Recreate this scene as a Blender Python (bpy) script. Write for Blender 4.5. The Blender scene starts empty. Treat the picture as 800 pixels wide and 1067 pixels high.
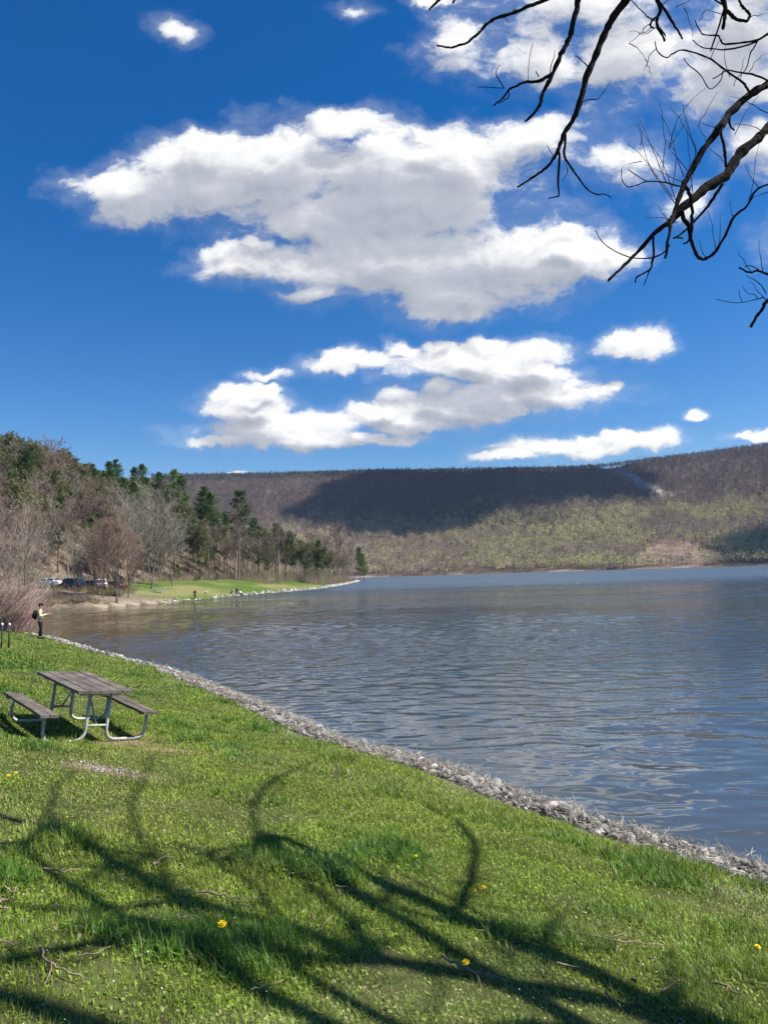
import bpy, math, random
import numpy as np
from mathutils import Vector, Matrix

rng = np.random.default_rng(7)
random.seed(7)
scene = bpy.context.scene
COL = scene.collection
PI = math.pi
HAZE = True

# ------------------------------------------------------------------ camera
F = 770.0
PITCH = math.atan(64.5 / 770)
ROLL = math.radians(1.77)
EYE = 3.4
fw = np.array([0, math.cos(PITCH), math.sin(PITCH)])
r0 = np.array([1.0, 0, 0])
u0 = np.array([0, -math.sin(PITCH), math.cos(PITCH)])
rt = math.cos(ROLL) * r0 - math.sin(ROLL) * u0
up = math.cos(ROLL) * u0 + math.sin(ROLL) * r0
CAM = np.array([0, 0, EYE])
cam = bpy.data.cameras.new("camera")
camo = bpy.data.objects.new("camera", cam)
COL.objects.link(camo)
m = Matrix(((rt[0], up[0], -fw[0], 0), (rt[1], up[1], -fw[1], 0), (rt[2], up[2], -fw[2], EYE), (0, 0, 0, 1)))
camo.matrix_world = m
cam.sensor_fit = 'VERTICAL'
cam.sensor_height = 36
cam.sensor_width = 27
cam.lens = F / 1067 * 36
cam.clip_start = 0.05
cam.clip_end = 12000
scene.camera = camo
scene.view_settings.view_transform = 'Standard'
scene.view_settings.look = 'None'
scene.view_settings.exposure = .85
scene.view_settings.gamma = 1
scene.view_settings.use_curve_mapping = False


def ray(x, y):
    d = fw + (x - 400) / F * rt - (y - 533.5) / F * up
    return d / np.linalg.norm(d)


def onz(x, y, z):
    d = ray(x, y)
    return CAM + d * ((z - EYE) / d[2])


def atdepth(x, y, D):
    """point on the sight line through a pixel, D metres ahead"""
    return CAM + D * (fw + (x - 400) / F * rt - (y - 533.5) / F * up)


def proj(p):
    v = np.asarray(p, float) - CAM
    z = v @ fw
    return 400 + F * (v @ rt) / z, 533.5 - F * (v @ up) / z, z


# ------------------------------------------------------------------ sun
SEL, SAZ = math.radians(53), math.radians(-6)        # azimuth measured from +X towards +Y
SUN = np.array([math.cos(SEL) * math.cos(SAZ), math.cos(SEL) * math.sin(SAZ), math.sin(SEL)])
sl = bpy.data.lights.new("sun", 'SUN')
sl.energy = 4.6
sl.angle = math.radians(0.53)
sl.color = (1.0, 0.95, 0.87)
so = bpy.data.objects.new("sun", sl)
COL.objects.link(so)
so.rotation_euler = Vector(SUN).to_track_quat('Z', 'Y').to_euler()
so.location = (60, -20, 90)


# ------------------------------------------------------------------ noise in numpy
def _hash(ix, iy, s):
    h = (ix.astype(np.int64) * 374761393 + iy.astype(np.int64) * 668265263 + s * 982451653) & 0xffffffff
    h = ((h ^ (h >> 13)) * 1274126177) & 0xffffffff
    h = h ^ (h >> 16)
    return (h & 0xffffff) / float(0xffffff)


def vnoise(x, y, s=0):
    ix, iy = np.floor(x), np.floor(y)
    fx, fy = x - ix, y - iy
    fx = fx * fx * (3 - 2 * fx)
    fy = fy * fy * (3 - 2 * fy)
    a = _hash(ix, iy, s); b = _hash(ix + 1, iy, s); c = _hash(ix, iy + 1, s); d = _hash(ix + 1, iy + 1, s)
    return (a * (1 - fx) + b * fx) * (1 - fy) + (c * (1 - fx) + d * fx) * fy


def fbm(x, y, o=4, s=0):
    t = 0; a = .5; n = 0
    for k in range(o):
        t = t + a * vnoise(x * 2 ** k, y * 2 ** k, s + k * 17); n += a; a *= .5
    return t / n


def sstep(a, b, x):
    t = np.clip((x - a) / (b - a), 0, 1)
    return t * t * (3 - 2 * t)


# ------------------------------------------------------------------ terrain
SHORE = np.array([(60, -70), (30, -30), (14, -4), (9, 2.7), (5.9, 6.9), (4.32, 8.87), (3.54, 9.73), (2.64, 11), (1.49, 12.84), (-.53, 15.24),
                  (-2.53, 18.62), (-6.75, 25.7), (-14.29, 36.57), (-19.75, 44.64), (-25, 51), (-34, 58), (-45, 66), (-52, 76), (-53, 88),
                  (-46, 96), (-38.7, 99.1), (-36, 106), (-32.8, 114), (-29.2, 139), (-22, 166), (-16.2, 201), (-14.5, 260), (-13.6, 330),
                  (-14, 395), (-30, 450), (-90, 520), (-300, 720), (-900, 1000), (-3000, 1000), (-3000, -3000), (60, -3000)], float)


# the water line as traced runs along the foot of the stones: set the bank back a little
_n = np.array([-.79, -.61])
for _i, _s in ((3, .75), (4, .72), (5, .70), (6, .62), (7, .58), (8, .52), (9, .42), (10, .22)):
    SHORE[_i] += _n * _s


def shore_sd(x, y):
    """signed distance to the near/left land: positive on land"""
    x = np.asarray(x, float); y = np.asarray(y, float)
    best = np.full(x.shape, 1e18)
    inside = np.zeros(x.shape, bool)
    n = len(SHORE)
    for i in range(n):
        ax, ay = SHORE[i]; bx, by = SHORE[(i + 1) % n]
        dx, dy = bx - ax, by - ay
        t = np.clip(((x - ax) * dx + (y - ay) * dy) / (dx * dx + dy * dy), 0, 1)
        d2 = (x - ax - t * dx) ** 2 + (y - ay - t * dy) ** 2
        best = np.minimum(best, d2)
        c = (ay > y) != (by > y)
        with np.errstate(divide='ignore', invalid='ignore'):
            xi = (bx - ax) * (y - ay) / (by - ay if by != ay else 1e-9) + ax
        inside ^= c & (x < xi)
    return np.where(inside, 1, -1) * np.sqrt(best)


RID = np.array([(-60, 7.2), (-30, 7.8), (-14.6, 8.07), (-5, 8.2), (.1, 8.24), (10, 7.95), (14.8, 7.75), (17, 7.85), (22, 8.05), (27.8, 8.3), (34, 8.5), (75, 7.5)])
RF, RR = 860.0, 1700.0


def height(x, y):
    x = np.asarray(x, float); y = np.asarray(y, float)
    d = shore_sd(x, y)
    r = np.hypot(x, y)
    az = np.degrees(np.arctan2(x, y))
    # near bank
    near = np.where(d > 0, .18 + .215 * np.minimum(d, 9) - .06 * np.maximum(0, 1.4 - d) + .03 * np.clip(d - 9, 0, 60), 0)
    near = np.where((d > 0) & (d < 1.3), d * (.18 + .215 * 1.3) / 1.3, near)
    near = near + (fbm(x * .9, y * .9, 3, 5) - .5) * .07 * sstep(.8, 2.0, d)
    # the bank is trodden flat, leaning to the lake, where the picnic table stands
    ct_, st_ = math.cos(.729), math.sin(.729)
    lx, ly = (x + 4.783) * ct_ + (y - 11.477) * st_, -(x + 4.783) * st_ + (y - 11.477) * ct_
    kk = np.exp(-(np.hypot(lx, ly) / 1.9) ** 4)
    near = near * (1 - kk) + (1.150 - .114 * lx + .069 * ly) * kk
    # far bank and wooded hill
    sl_ = .5 * sstep(0, 2, d) + .14 * np.clip(d - 1, 0, 20)
    hill = sl_ + 45 * (1 - np.exp(-np.clip(d - 28, 0, 500) / 62.0)) + 3.5 * (fbm(x * .02, y * .02, 3, 9) - .5) * sstep(30, 60, d)
    w = sstep(78, 98, y)
    land = near * (1 - w) + hill * w
    bed = -np.clip(-d * .2, 0, 5)
    z = np.where(d > 0, land, bed)
    # the long ridge across the lake
    H = (np.tan(np.radians(np.interp(az, RID[:, 0], RID[:, 1]))) * RR + EYE - 11)
    rf = RF + 18 * (fbm(az * .35, az * 0, 3, 3) - .5)
    s = (r - rf) / (RR - rf)
    gul = (fbm(az * .55, r * .002, 4, 21) - .5)
    mz = H * np.clip(s, 0, 1) ** 1.22 * (1 + .22 * gul * (1 - np.clip(s, 0, 1) ** 3)) + 5 * (fbm(x * .01, y * .01, 3, 31) - .5) * np.clip(s * 6, 0, 1) * sstep(1, .9, s)
    mz = mz + .8 * sstep(0, .01, s)
    # a crease where a nearer spur meets the main face
    mz = mz - 14 * np.exp(-((az - (17.2 + 6 * (1 - np.clip(s, 0, 1)))) / 1.0) ** 2) * sstep(.45, .95, s) * sstep(1.02, .97, s)
    back = np.clip((r - RR) / 1500, 0, 1)
    mz = mz * (1 - .35 * back)
    wm = sstep(-75, -60, az) * sstep(95, 80, az)
    return np.where((s > 0) & (wm > 0), np.maximum(z, mz * wm), z)


def hz(x, y):
    return float(height(np.array([x]), np.array([y]))[0])


def hitground(px, py, rmax=2500, r0_=1.5):
    d = ray(px, py)
    t = np.geomspace(r0_, rmax, 3000)
    P = CAM + d * t[:, None]
    h = height(P[:, 0], P[:, 1])
    h = np.maximum(h, 0) if False else h
    k = np.nonzero(P[:, 2] < h)[0]
    if len(k) == 0:
        return hitground(px, py + 2, rmax, r0_)      # just above the skyline: take the crest below it
    k = k[0]
    if k == 0:
        return P[0]
    a, b = P[k - 1], P[k]
    ha, hb = a[2] - h[k - 1], b[2] - h[k]
    f = ha / (ha - hb)
    return a + (b - a) * f


def in_poly(x, y, poly):
    inside = np.zeros(np.shape(x), bool)
    n = len(poly)
    for i in range(n):
        ax, ay = poly[i]; bx, by = poly[(i + 1) % n]
        c = (ay > y) != (by > y)
        xi = (bx - ax) * (y - ay) / (by - ay if by != ay else 1e-9) + ax
        inside ^= c & (x < xi)
    return inside


def seg_dist(x, y, pts):
    best = np.full(np.shape(x), 1e18)
    for (ax, ay), (bx, by) in zip(pts[:-1], pts[1:]):
        dx, dy = bx - ax, by - ay
        t = np.clip(((x - ax) * dx + (y - ay) * dy) / (dx * dx + dy * dy + 1e-12), 0, 1)
        best = np.minimum(best, (x - ax - t * dx) ** 2 + (y - ay - t * dy) ** 2)
    return np.sqrt(best)


# ------------------------------------------------------------------ object helpers
def tag(o, label=None, cat=None, group=None, kind=None):
    if label: o['label'] = label
    if cat: o['category'] = cat
    if group: o['group'] = group
    if kind: o['kind'] = kind
    return o


def empty(name, loc, rz=0):
    o = bpy.data.objects.new(name, None)
    o.location = tuple(float(v) for v in loc)
    o.rotation_euler = (0, 0, rz)
    o.empty_display_size = .2
    COL.objects.link(o)
    return o


def link(name, me, parent=None, mat=None):
    o = bpy.data.objects.new(name, me)
    COL.objects.link(o)
    if parent: o.parent = parent
    if mat is not None and len(me.materials) == 0: me.materials.append(mat)
    return o


def copy_tree(o, parent=None):
    c = o.copy()
    COL.objects.link(c)
    c.parent = parent
    for ch in list(o.children):
        copy_tree(ch, c)
    return c


def np_mesh(name, V, loops, starts, totals, col=None, smooth=False):
    me = bpy.data.meshes.new(name)
    V = np.asarray(V, np.float32)
    me.vertices.add(len(V)); me.vertices.foreach_set("co", V.ravel())
    me.loops.add(len(loops)); me.loops.foreach_set("vertex_index", np.asarray(loops, np.int32))
    me.polygons.add(len(starts))
    me.polygons.foreach_set("loop_start", np.asarray(starts, np.int32))
    me.polygons.foreach_set("loop_total", np.asarray(totals, np.int32))
    if smooth: me.polygons.foreach_set("use_smooth", np.ones(len(starts), bool))
    me.update(calc_edges=True)
    if col is not None:
        a = me.color_attributes.new("Col", 'FLOAT_COLOR', 'POINT')
        c = np.ones((len(V), 4), np.float32); c[:, :3] = col
        a.data.foreach_set("color", c.ravel())
    return me


def faces_mesh(name, V, Fc, col=None, smooth=False):
    """Fc: (n,k) array of same-size faces"""
    Fc = np.asarray(Fc, np.int32)
    n, k = Fc.shape
    return np_mesh(name, V, Fc.ravel(), np.arange(n) * k, np.full(n, k), col, smooth)


class MB:
    """collects polygons of one mesh"""
    def __init__(s): s.v = []; s.f = []; s.n = 0; s.c = []

    def add(s, V, Fs, c=None):
        V = np.asarray(V, float)
        s.v.append(V); s.f += [tuple(int(i) + s.n for i in f) for f in Fs]; s.n += len(V)
        s.c.append(np.tile(np.asarray(c if c is not None else (1, 1, 1), float), (len(V), 1)))

    def tube(s, pts, rad, n=8, caps=True, c=None):
        P = np.asarray(pts, float); m_ = len(P)
        R = np.broadcast_to(np.asarray(rad, float), (m_,))
        T = np.gradient(P, axis=0); T /= np.linalg.norm(T, axis=1)[:, None] + 1e-12
        ref = np.array([0, 0, 1.0]) if abs(T[0][2]) < .9 else np.array([1.0, 0, 0])
        u = np.cross(T[0], ref); u /= np.linalg.norm(u)
        V = []
        ang = np.linspace(0, 2 * PI, n, endpoint=False)
        for i in range(m_):
            u = u - T[i] * (u @ T[i]); u /= np.linalg.norm(u) + 1e-12
            w = np.cross(T[i], u)
            V.append(P[i] + R[i] * (np.cos(ang)[:, None] * u + np.sin(ang)[:, None] * w))
        V = np.concatenate(V)
        Fs = [(i * n + j, i * n + (j + 1) % n, (i + 1) * n + (j + 1) % n, (i + 1) * n + j) for i in range(m_ - 1) for j in range(n)]
        if caps: Fs += [tuple(range(n - 1, -1, -1)), tuple(range((m_ - 1) * n, m_ * n))]
        s.add(V, Fs, c)

    def box(s, c, size, rot=None, bev=0.0, col=None):
        x, y, z = [a / 2 for a in size]
        b = min(bev, x * .9, y * .9, z * .9)
        if b <= 0:
            V = np.array([(sx * x, sy * y, sz * z) for sx in (-1, 1) for sy in (-1, 1) for sz in (-1, 1)])
            Fs = [(0, 1, 3, 2), (4, 6, 7, 5), (0, 4, 5, 1), (2, 3, 7, 6), (0, 2, 6, 4), (1, 5, 7, 3)]
        else:
            V = []; idx = {}
            for sx in (-1, 1):
                for sy in (-1, 1):
                    for sz in (-1, 1):
                        for ax in range(3):
                            p = [sx * (x - b), sy * (y - b), sz * (z - b)]
                            p[ax] = (sx * x, sy * y, sz * z)[ax]
                            idx[(sx, sy, sz, ax)] = len(V); V.append(p)
            V = np.array(V); Fs = []
            S = (-1, 1)
            for ax in range(3):
                o1, o2 = [a for a in range(3) if a != ax]
                for sg in S:
                    q = []
                    for a_, b_ in ((-1, -1), (1, -1), (1, 1), (-1, 1)):
                        k = [0, 0, 0]; k[ax] = sg; k[o1] = a_; k[o2] = b_
                        q.append(idx[(k[0], k[1], k[2], ax)])
                    Fs.append(tuple(q))
            for ax in range(3):
                o1, o2 = [a for a in range(3) if a != ax]
                for a_ in S:
                    for b_ in S:
                        q = []
                        for sg, fa in ((-1, o1), (1, o1), (1, o2), (-1, o2)):
                            k = [0, 0, 0]; k[ax] = sg; k[o1] = a_; k[o2] = b_
                            q.append(idx[(k[0], k[1], k[2], fa)])
                        Fs.append(tuple(q))
            for sx in S:
                for sy in S:
                    for sz in S:
                        Fs.append((idx[(sx, sy, sz, 0)], idx[(sx, sy, sz, 1)], idx[(sx, sy, sz, 2)]))
        if rot is not None: V = V @ np.array(rot).T
        s.add(V + np.asarray(c, float), Fs, col)

    def sphere(s, c, r, nu=12, nv=8, col=None, noise=0):
        V = []; r = np.broadcast_to(np.asarray(r, float), (3,))
        for j in range(1, nv):
            t = PI * j / nv
            for i in range(nu):
                a = 2 * PI * i / nu
                V.append((math.sin(t) * math.cos(a), math.sin(t) * math.sin(a), math.cos(t)))
        V.append((0, 0, 1)); V.append((0, 0, -1)); T, B = len(V) - 2, len(V) - 1
        Fs = []
        for j in range(nv - 2):
            for i in range(nu):
                Fs.append((j * nu + i, (j + 1) * nu + i, (j + 1) * nu + (i + 1) % nu, j * nu + (i + 1) % nu))
        for i in range(nu):
            Fs.append((T, i, (i + 1) % nu)); Fs.append((B, (nv - 2) * nu + (i + 1) % nu, (nv - 2) * nu + i))
        V = np.array(V)
        s.add(V * r + np.asarray(c, float), Fs, col)

    def mesh(s, name, smooth=False, colors=False):
        me = bpy.data.meshes.new(name)
        V = np.concatenate(s.v)
        me.from_pydata(V.tolist(), [], s.f)
        if smooth:
            me.polygons.foreach_set("use_smooth", np.ones(len(me.polygons), bool))
        import bmesh
        b = bmesh.new(); b.from_mesh(me); bmesh.ops.recalc_face_normals(b, faces=b.faces); b.to_mesh(me); b.free()
        if colors:
            a = me.color_attributes.new("Col", 'FLOAT_COLOR', 'POINT')
            c = np.ones((len(V), 4), np.float32); c[:, :3] = np.concatenate(s.c)
            a.data.foreach_set("color", c.ravel())
        return me

    def build(s, name, mat, parent=None, smooth=False, colors=False):
        return link(name, s.mesh(name, smooth, colors), parent, mat)


def frusta(P0, P1, R0, R1, n=3):
    """many truncated cones at once -> V, F(quads)"""
    P0 = np.asarray(P0, float); P1 = np.asarray(P1, float)
    N = len(P0)
    T = P1 - P0; T /= np.linalg.norm(T, axis=1)[:, None] + 1e-9
    ref = np.where(np.abs(T[:, 2:3]) < .9, np.array([[0, 0, 1.0]]), np.array([[1.0, 0, 0]]))
    u = np.cross(T, ref); u /= np.linalg.norm(u, axis=1)[:, None] + 1e-9
    w = np.cross(T, u)
    ang = np.linspace(0, 2 * PI, n, endpoint=False)
    ring = np.cos(ang)[None, :, None] * u[:, None, :] + np.sin(ang)[None, :, None] * w[:, None, :]
    A = P0[:, None, :] + ring * np.asarray(R0)[:, None, None]
    B = P1[:, None, :] + ring * np.asarray(R1)[:, None, None]
    V = np.concatenate([A, B], axis=1).reshape(-1, 3)
    base = (np.arange(N) * 2 * n)[:, None]
    Fs = []
    for j in range(n):
        k = (j + 1) % n
        Fs.append(np.concatenate([base + j, base + k, base + n + k, base + n + j], axis=1))
    return V, np.concatenate(Fs, axis=0)


# ------------------------------------------------------------------ materials
def newmat(name):
    mt = bpy.data.materials.new(name); mt.use_nodes = True
    nt = mt.node_tree
    return mt, nt, nt.nodes["Principled BSDF"], nt.nodes["Material Output"]


def plain(name, col, rough=.6, metal=0, vary=.25, scale=20, bump=0.0, spec=.3, detail=4, coord='Object'):
    mt, nt, bs, out = newmat(name)
    tc = nt.nodes.new("ShaderNodeTexCoord")
    no = nt.nodes.new("ShaderNodeTexNoise"); no.inputs["Scale"].default_value = scale; no.inputs["Detail"].default_value = detail
    nt.links.new(tc.outputs[coord], no.inputs["Vector"])
    ra = nt.nodes.new("ShaderNodeValToRGB")
    ra.color_ramp.elements[0].position = .3; ra.color_ramp.elements[1].position = .7
    c = np.array(col)
    ra.color_ramp.elements[0].color = (*(c * (1 - vary)), 1); ra.color_ramp.elements[1].color = (*np.clip(c * (1 + vary), 0, 1), 1)
    nt.links.new(no.outputs["Fac"], ra.inputs[0]); nt.links.new(ra.outputs[0], bs.inputs["Base Color"])
    bs.inputs["Roughness"].default_value = rough; bs.inputs["Metallic"].default_value = metal
    bs.inputs["Specular IOR Level"].default_value = spec
    if bump:
        bp = nt.nodes.new("ShaderNodeBump"); bp.inputs["Strength"].default_value = bump; bp.inputs["Distance"].default_value = .02
        nt.links.new(no.outputs["Fac"], bp.inputs["Height"]); nt.links.new(bp.outputs[0], bs.inputs["Normal"])
    return mt


def attrmat(name, rough=.8, trans=0.0, rand=.25, spec=.15, noise_scale=None, bump=0):
    """base colour from the Col attribute, lightly varied per object; optional translucency for leaves"""
    mt, nt, bs, out = newmat(name)
    at = nt.nodes.new("ShaderNodeVertexColor"); at.layer_name = "Col"
    src = at.outputs["Color"]
    if rand:
        oi = nt.nodes.new("ShaderNodeObjectInfo")
        mr = nt.nodes.new("ShaderNodeMapRange"); mr.inputs[3].default_value = 1 - rand; mr.inputs[4].default_value = 1 + rand
        nt.links.new(oi.outputs["Random"], mr.inputs[0])
        hs = nt.nodes.new("ShaderNodeHueSaturation")
        nt.links.new(mr.outputs[0], hs.inputs["Value"]); nt.links.new(src, hs.inputs["Color"])
        src = hs.outputs[0]
    if noise_scale:
        tc = nt.nodes.new("ShaderNodeTexCoord")
        no = nt.nodes.new("ShaderNodeTexNoise"); no.inputs["Scale"].default_value = noise_scale; no.inputs["Detail"].default_value = 8
        nt.links.new(tc.outputs["Object"], no.inputs["Vector"])
        mr = nt.nodes.new("ShaderNodeMapRange"); mr.inputs[1].default_value = .3; mr.inputs[2].default_value = .7
        mr.inputs[3].default_value = .6; mr.inputs[4].default_value = 1.4
        nt.links.new(no.outputs["Fac"], mr.inputs[0])
        hs = nt.nodes.new("ShaderNodeHueSaturation")
        nt.links.new(mr.outputs[0], hs.inputs["Value"]); nt.links.new(src, hs.inputs["Color"])
        src = hs.outputs[0]
        if bump:
            bp = nt.nodes.new("ShaderNodeBump"); bp.inputs["Strength"].default_value = bump; bp.inputs["Distance"].default_value = .1
            nt.links.new(no.outputs["Fac"], bp.inputs["Height"]); nt.links.new(bp.outputs[0], bs.inputs["Normal"])
    nt.links.new(src, bs.inputs["Base Color"])
    bs.inputs["Roughness"].default_value = rough; bs.inputs["Specular IOR Level"].default_value = spec
    if trans:
        tr = nt.nodes.new("ShaderNodeBsdfTranslucent"); nt.links.new(src, tr.inputs["Color"])
        mx = nt.nodes.new("ShaderNodeMixShader"); mx.inputs[0].default_value = trans
        nt.links.new(bs.outputs[0], mx.inputs[1]); nt.links.new(tr.outputs[0], mx.inputs[2]); nt.links.new(mx.outputs[0], out.inputs[0])
    return mt


M = {}
M['ground'] = attrmat('ground_cover', .95, 0, 0, .05, noise_scale=3.0, bump=.4)
M['mount'] = attrmat('leaf_litter', .95, 0, 0, .03, noise_scale=.05)
M['grass'] = attrmat('grass_blades', .5, .35, 0, .35)
M['wood'] = attrmat('bark', .9, 0, .22, .1)
M['needles'] = attrmat('needles', .7, .2, .25, .2)
M['stone'] = attrmat('stone', .85, 0, .3, .25, noise_scale=14, bump=.5)
M['forest'] = attrmat('woodland', .9, .1, 0, .05)

# weathered planks
mt, nt, bs, out = newmat('weathered_planks')
tc = nt.nodes.new("ShaderNodeTexCoord")
mp = nt.nodes.new("ShaderNodeMapping"); mp.inputs["Scale"].default_value = (14, .9, 14)
no = nt.nodes.new("ShaderNodeTexNoise"); no.inputs["Scale"].default_value = 3; no.inputs["Detail"].default_value = 10; no.inputs["Roughness"].default_value = .7
n2 = nt.nodes.new("ShaderNodeTexNoise"); n2.inputs["Scale"].default_value = 3.5; n2.inputs["Detail"].default_value = 6
ra = nt.nodes.new("ShaderNodeValToRGB")
ra.color_ramp.elements[0].position = .32; ra.color_ramp.elements[0].color = (.04, .033, .026, 1)
ra.color_ramp.elements[1].position = .68; ra.color_ramp.elements[1].color = (.215, .185, .15, 1)
mul = nt.nodes.new("ShaderNodeMixRGB"); mul.blend_type = 'MULTIPLY'; mul.inputs[0].default_value = .8
r2 = nt.nodes.new("ShaderNodeValToRGB"); r2.color_ramp.elements[0].position = .35; r2.color_ramp.elements[0].color = (.55, .52, .5, 1)
r2.color_ramp.elements[1].position = .65; r2.color_ramp.elements[1].color = (1.25, 1.25, 1.25, 1)
nt.links.new(tc.outputs["Object"], mp.inputs[0]); nt.links.new(mp.outputs[0], no.inputs["Vector"]); nt.links.new(tc.outputs["Object"], n2.inputs["Vector"])
nt.links.new(no.outputs["Fac"], ra.inputs[0]); nt.links.new(n2.outputs["Fac"], r2.inputs[0])
nt.links.new(ra.outputs[0], mul.inputs[1]); nt.links.new(r2.outputs[0], mul.inputs[2]); nt.links.new(mul.outputs[0], bs.inputs["Base Color"])
bp = nt.nodes.new("ShaderNodeBump"); bp.inputs["Strength"].default_value = .6; bp.inputs["Distance"].default_value = .004
nt.links.new(no.outputs["Fac"], bp.inputs["Height"]); nt.links.new(bp.outputs[0], bs.inputs["Normal"])
bs.inputs["Roughness"].default_value = .8
M['plank'] = mt
M['galv'] = plain('galvanised_steel', (.42, .41, .375), .7, .1, .25, 9, .1, .4)
M['bark_dark'] = plain('dark_bark', (.022, .017, .014), .95, 0, .45, 30, .8, .1, 8)
M['bark_twig'] = plain('twig_bark', (.035, .027, .022), .9, 0, .4, 30, 0, .1)
M['stick'] = plain('dry_stick', (.27, .2, .14), .9, 0, .35, 25, .4, .1)
M['petal'] = plain('dandelion_petals', (.85, .62, .01), .6, 0, .12, 200, 0, .2)
M['stem'] = plain('green_stem', (.1, .16, .04), .6, 0, .2, 40)
M['skin'] = plain('skin', (.5, .3, .21), .6, 0, .05, 8)
M['cream'] = plain('cream_cloth', (.62, .56, .36), .9, 0, .1, 12)
M['dark'] = plain('dark_navy_cloth', (.012, .013, .022), .9, 0, .3, 12)
M['blackcloth'] = plain('black_cloth', (.012, .012, .013), .85, 0, .3, 12)
M['greencloth'] = plain('pale_green_cloth', (.32, .5, .22), .9, 0, .1, 12)
M['whitecloth'] = plain('white_cloth', (.75, .75, .74), .9, 0, .06, 12)
M['hair'] = plain('brown_hair', (.03, .02, .013), .7, 0, .2, 30)
M['rod'] = plain('rod_blank', (.05, .05, .05), .4, 0, .2, 30)
M['post'] = plain('dark_post', (.03, .04, .035), .6, .2, .2, 12)
M['white'] = plain('white_paint', (.8, .8, .79), .5, 0, .05, 12)
M['carwhite'] = plain('white_car_paint', (.75, .75, .76), .25, 0, .03, 6, 0, .6)
M['carblue'] = plain('dark_blue_car_paint', (.012, .02, .055), .22, .2, .1, 6, 0, .6)
M['cargrey'] = plain('grey_car_paint', (.12, .12, .13), .25, .3, .1, 6, 0, .6)
M['carred'] = plain('dark_red_car_paint', (.10, .025, .025), .35, .1, .1, 6, 0, .6)
M['glass'] = plain('dark_car_glass', (.02, .025, .03), .06, 0, .1, 6, 0, .8)
M['tyre'] = plain('tyre_rubber', (.02, .02, .02), .9, 0, .2, 20)
M['chrome'] = plain('wheel_metal', (.45, .45, .46), .35, .8, .1, 10)
M['lamp'] = plain('lamp_glass', (.8, .8, .78), .15, 0, .05, 10, 0, .7)
M['redlamp'] = plain('red_lamp_glass', (.4, .02, .02), .2, 0, .05, 10, 0, .7)

# lake water
mt, nt, bs, out = newmat('lake_water')
bs.inputs["Base Color"].default_value = (.035, .034, .024, 1)
bs.inputs["Roughness"].default_value = .04
bs.inputs["IOR"].default_value = 1.43
bs.inputs["Specular IOR Level"].default_value = .5
tc = nt.nodes.new("ShaderNodeTexCoord")
def wnoise(sx, sy, rot, detail, rough=.5, dist=0.0):
    mp = nt.nodes.new("ShaderNodeMapping"); mp.inputs["Scale"].default_value = (sx, sy, 1); mp.inputs["Rotation"].default_value = (0, 0, rot)
    n = nt.nodes.new("ShaderNodeTexNoise"); n.inputs["Scale"].default_value = 1; n.inputs["Detail"].default_value = detail
    n.inputs["Roughness"].default_value = rough; n.inputs["Distortion"].default_value = dist
    nt.links.new(tc.outputs["Object"], mp.inputs[0]); nt.links.new(mp.outputs[0], n.inputs["Vector"])
    return n.outputs["Fac"]
def mth(op, a, b=None, c=None, clamp=False):
    n = nt.nodes.new("ShaderNodeMath"); n.operation = op; n.use_clamp = clamp
    for i, v in enumerate((a, b, c)):
        if v is None: continue
        if isinstance(v, (int, float)): n.inputs[i].default_value = v
        else: nt.links.new(v, n.inputs[i])
    return n.outputs[0]
wa = wnoise(.75, 1.45, .22, 3, .5, .9)           # wind chop
wb = wnoise(2.6, 4.2, -.35, 3, .55, .8)         # ripples
wc = wnoise(.10, .30, .15, 2)                   # long swell
gust = wnoise(.010, .045, .1, 3)                # gust patches: ruffled and calm
gr = nt.nodes.new("ShaderNodeMapRange"); gr.inputs[1].default_value = .36; gr.inputs[2].default_value = .64; gr.inputs[3].default_value = .35; gr.inputs[4].default_value = 1.75
nt.links.new(gust, gr.inputs[0])
sep = nt.nodes.new("ShaderNodeSeparateXYZ"); nt.links.new(tc.outputs["Object"], sep.inputs[0])
# the wind reaches the open lake: calmer in the lee of the bank, ruffled far out
vc = nt.nodes.new("ShaderNodeFloatCurve")
dist_ = nt.nodes.new("ShaderNodeVectorMath"); dist_.operation = 'LENGTH'; nt.links.new(tc.outputs["Object"], dist_.inputs[0])
lg = mth('DIVIDE', mth('LOGARITHM', mth('MAXIMUM', dist_.outputs["Value"], 5.0), 10.0), 3.0)
cm = vc.mapping.curves[0]
def lp(d): return math.log10(d) / 3
for q, (d_m, v_m) in enumerate(((5, .08), (13, .14), (22, .42), (45, .90), (80, .85), (110, .80), (170, 1.0), (900, 1.0))):
    if q == 0: cm.points[0].location = (lp(d_m), v_m)
    elif q == 1: cm.points[1].location = (lp(d_m), v_m)
    else: cm.points.new(lp(d_m), v_m)
vc.mapping.update(); nt.links.new(lg, vc.inputs["Value"])
far_ = nt.nodes.new('ShaderNodeMapRange'); far_.inputs[1].default_value = 105; far_.inputs[2].default_value = 190; far_.inputs[3].default_value = 1; far_.inputs[4].default_value = 2.2
nt.links.new(sep.outputs[1], far_.inputs[0])
amp = mth('MULTIPLY', mth('MULTIPLY', gr.outputs[0], vc.outputs[0]), far_.outputs[0])
wd = wnoise(1.25, 1.9, -.15, 1.5, .45, .6)       # smooth low wavelets close to the bank
nearw = nt.nodes.new("ShaderNodeMapRange"); nearw.inputs[1].default_value = 30; nearw.inputs[2].default_value = 11; nearw.inputs[3].default_value = 0; nearw.inputs[4].default_value = .075
nt.links.new(sep.outputs[1], nearw.inputs[0])
fwt = nt.nodes.new("ShaderNodeMapRange"); fwt.inputs[1].default_value = 60; fwt.inputs[2].default_value = 150; nt.links.new(sep.outputs[1], fwt.inputs[0])
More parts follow.
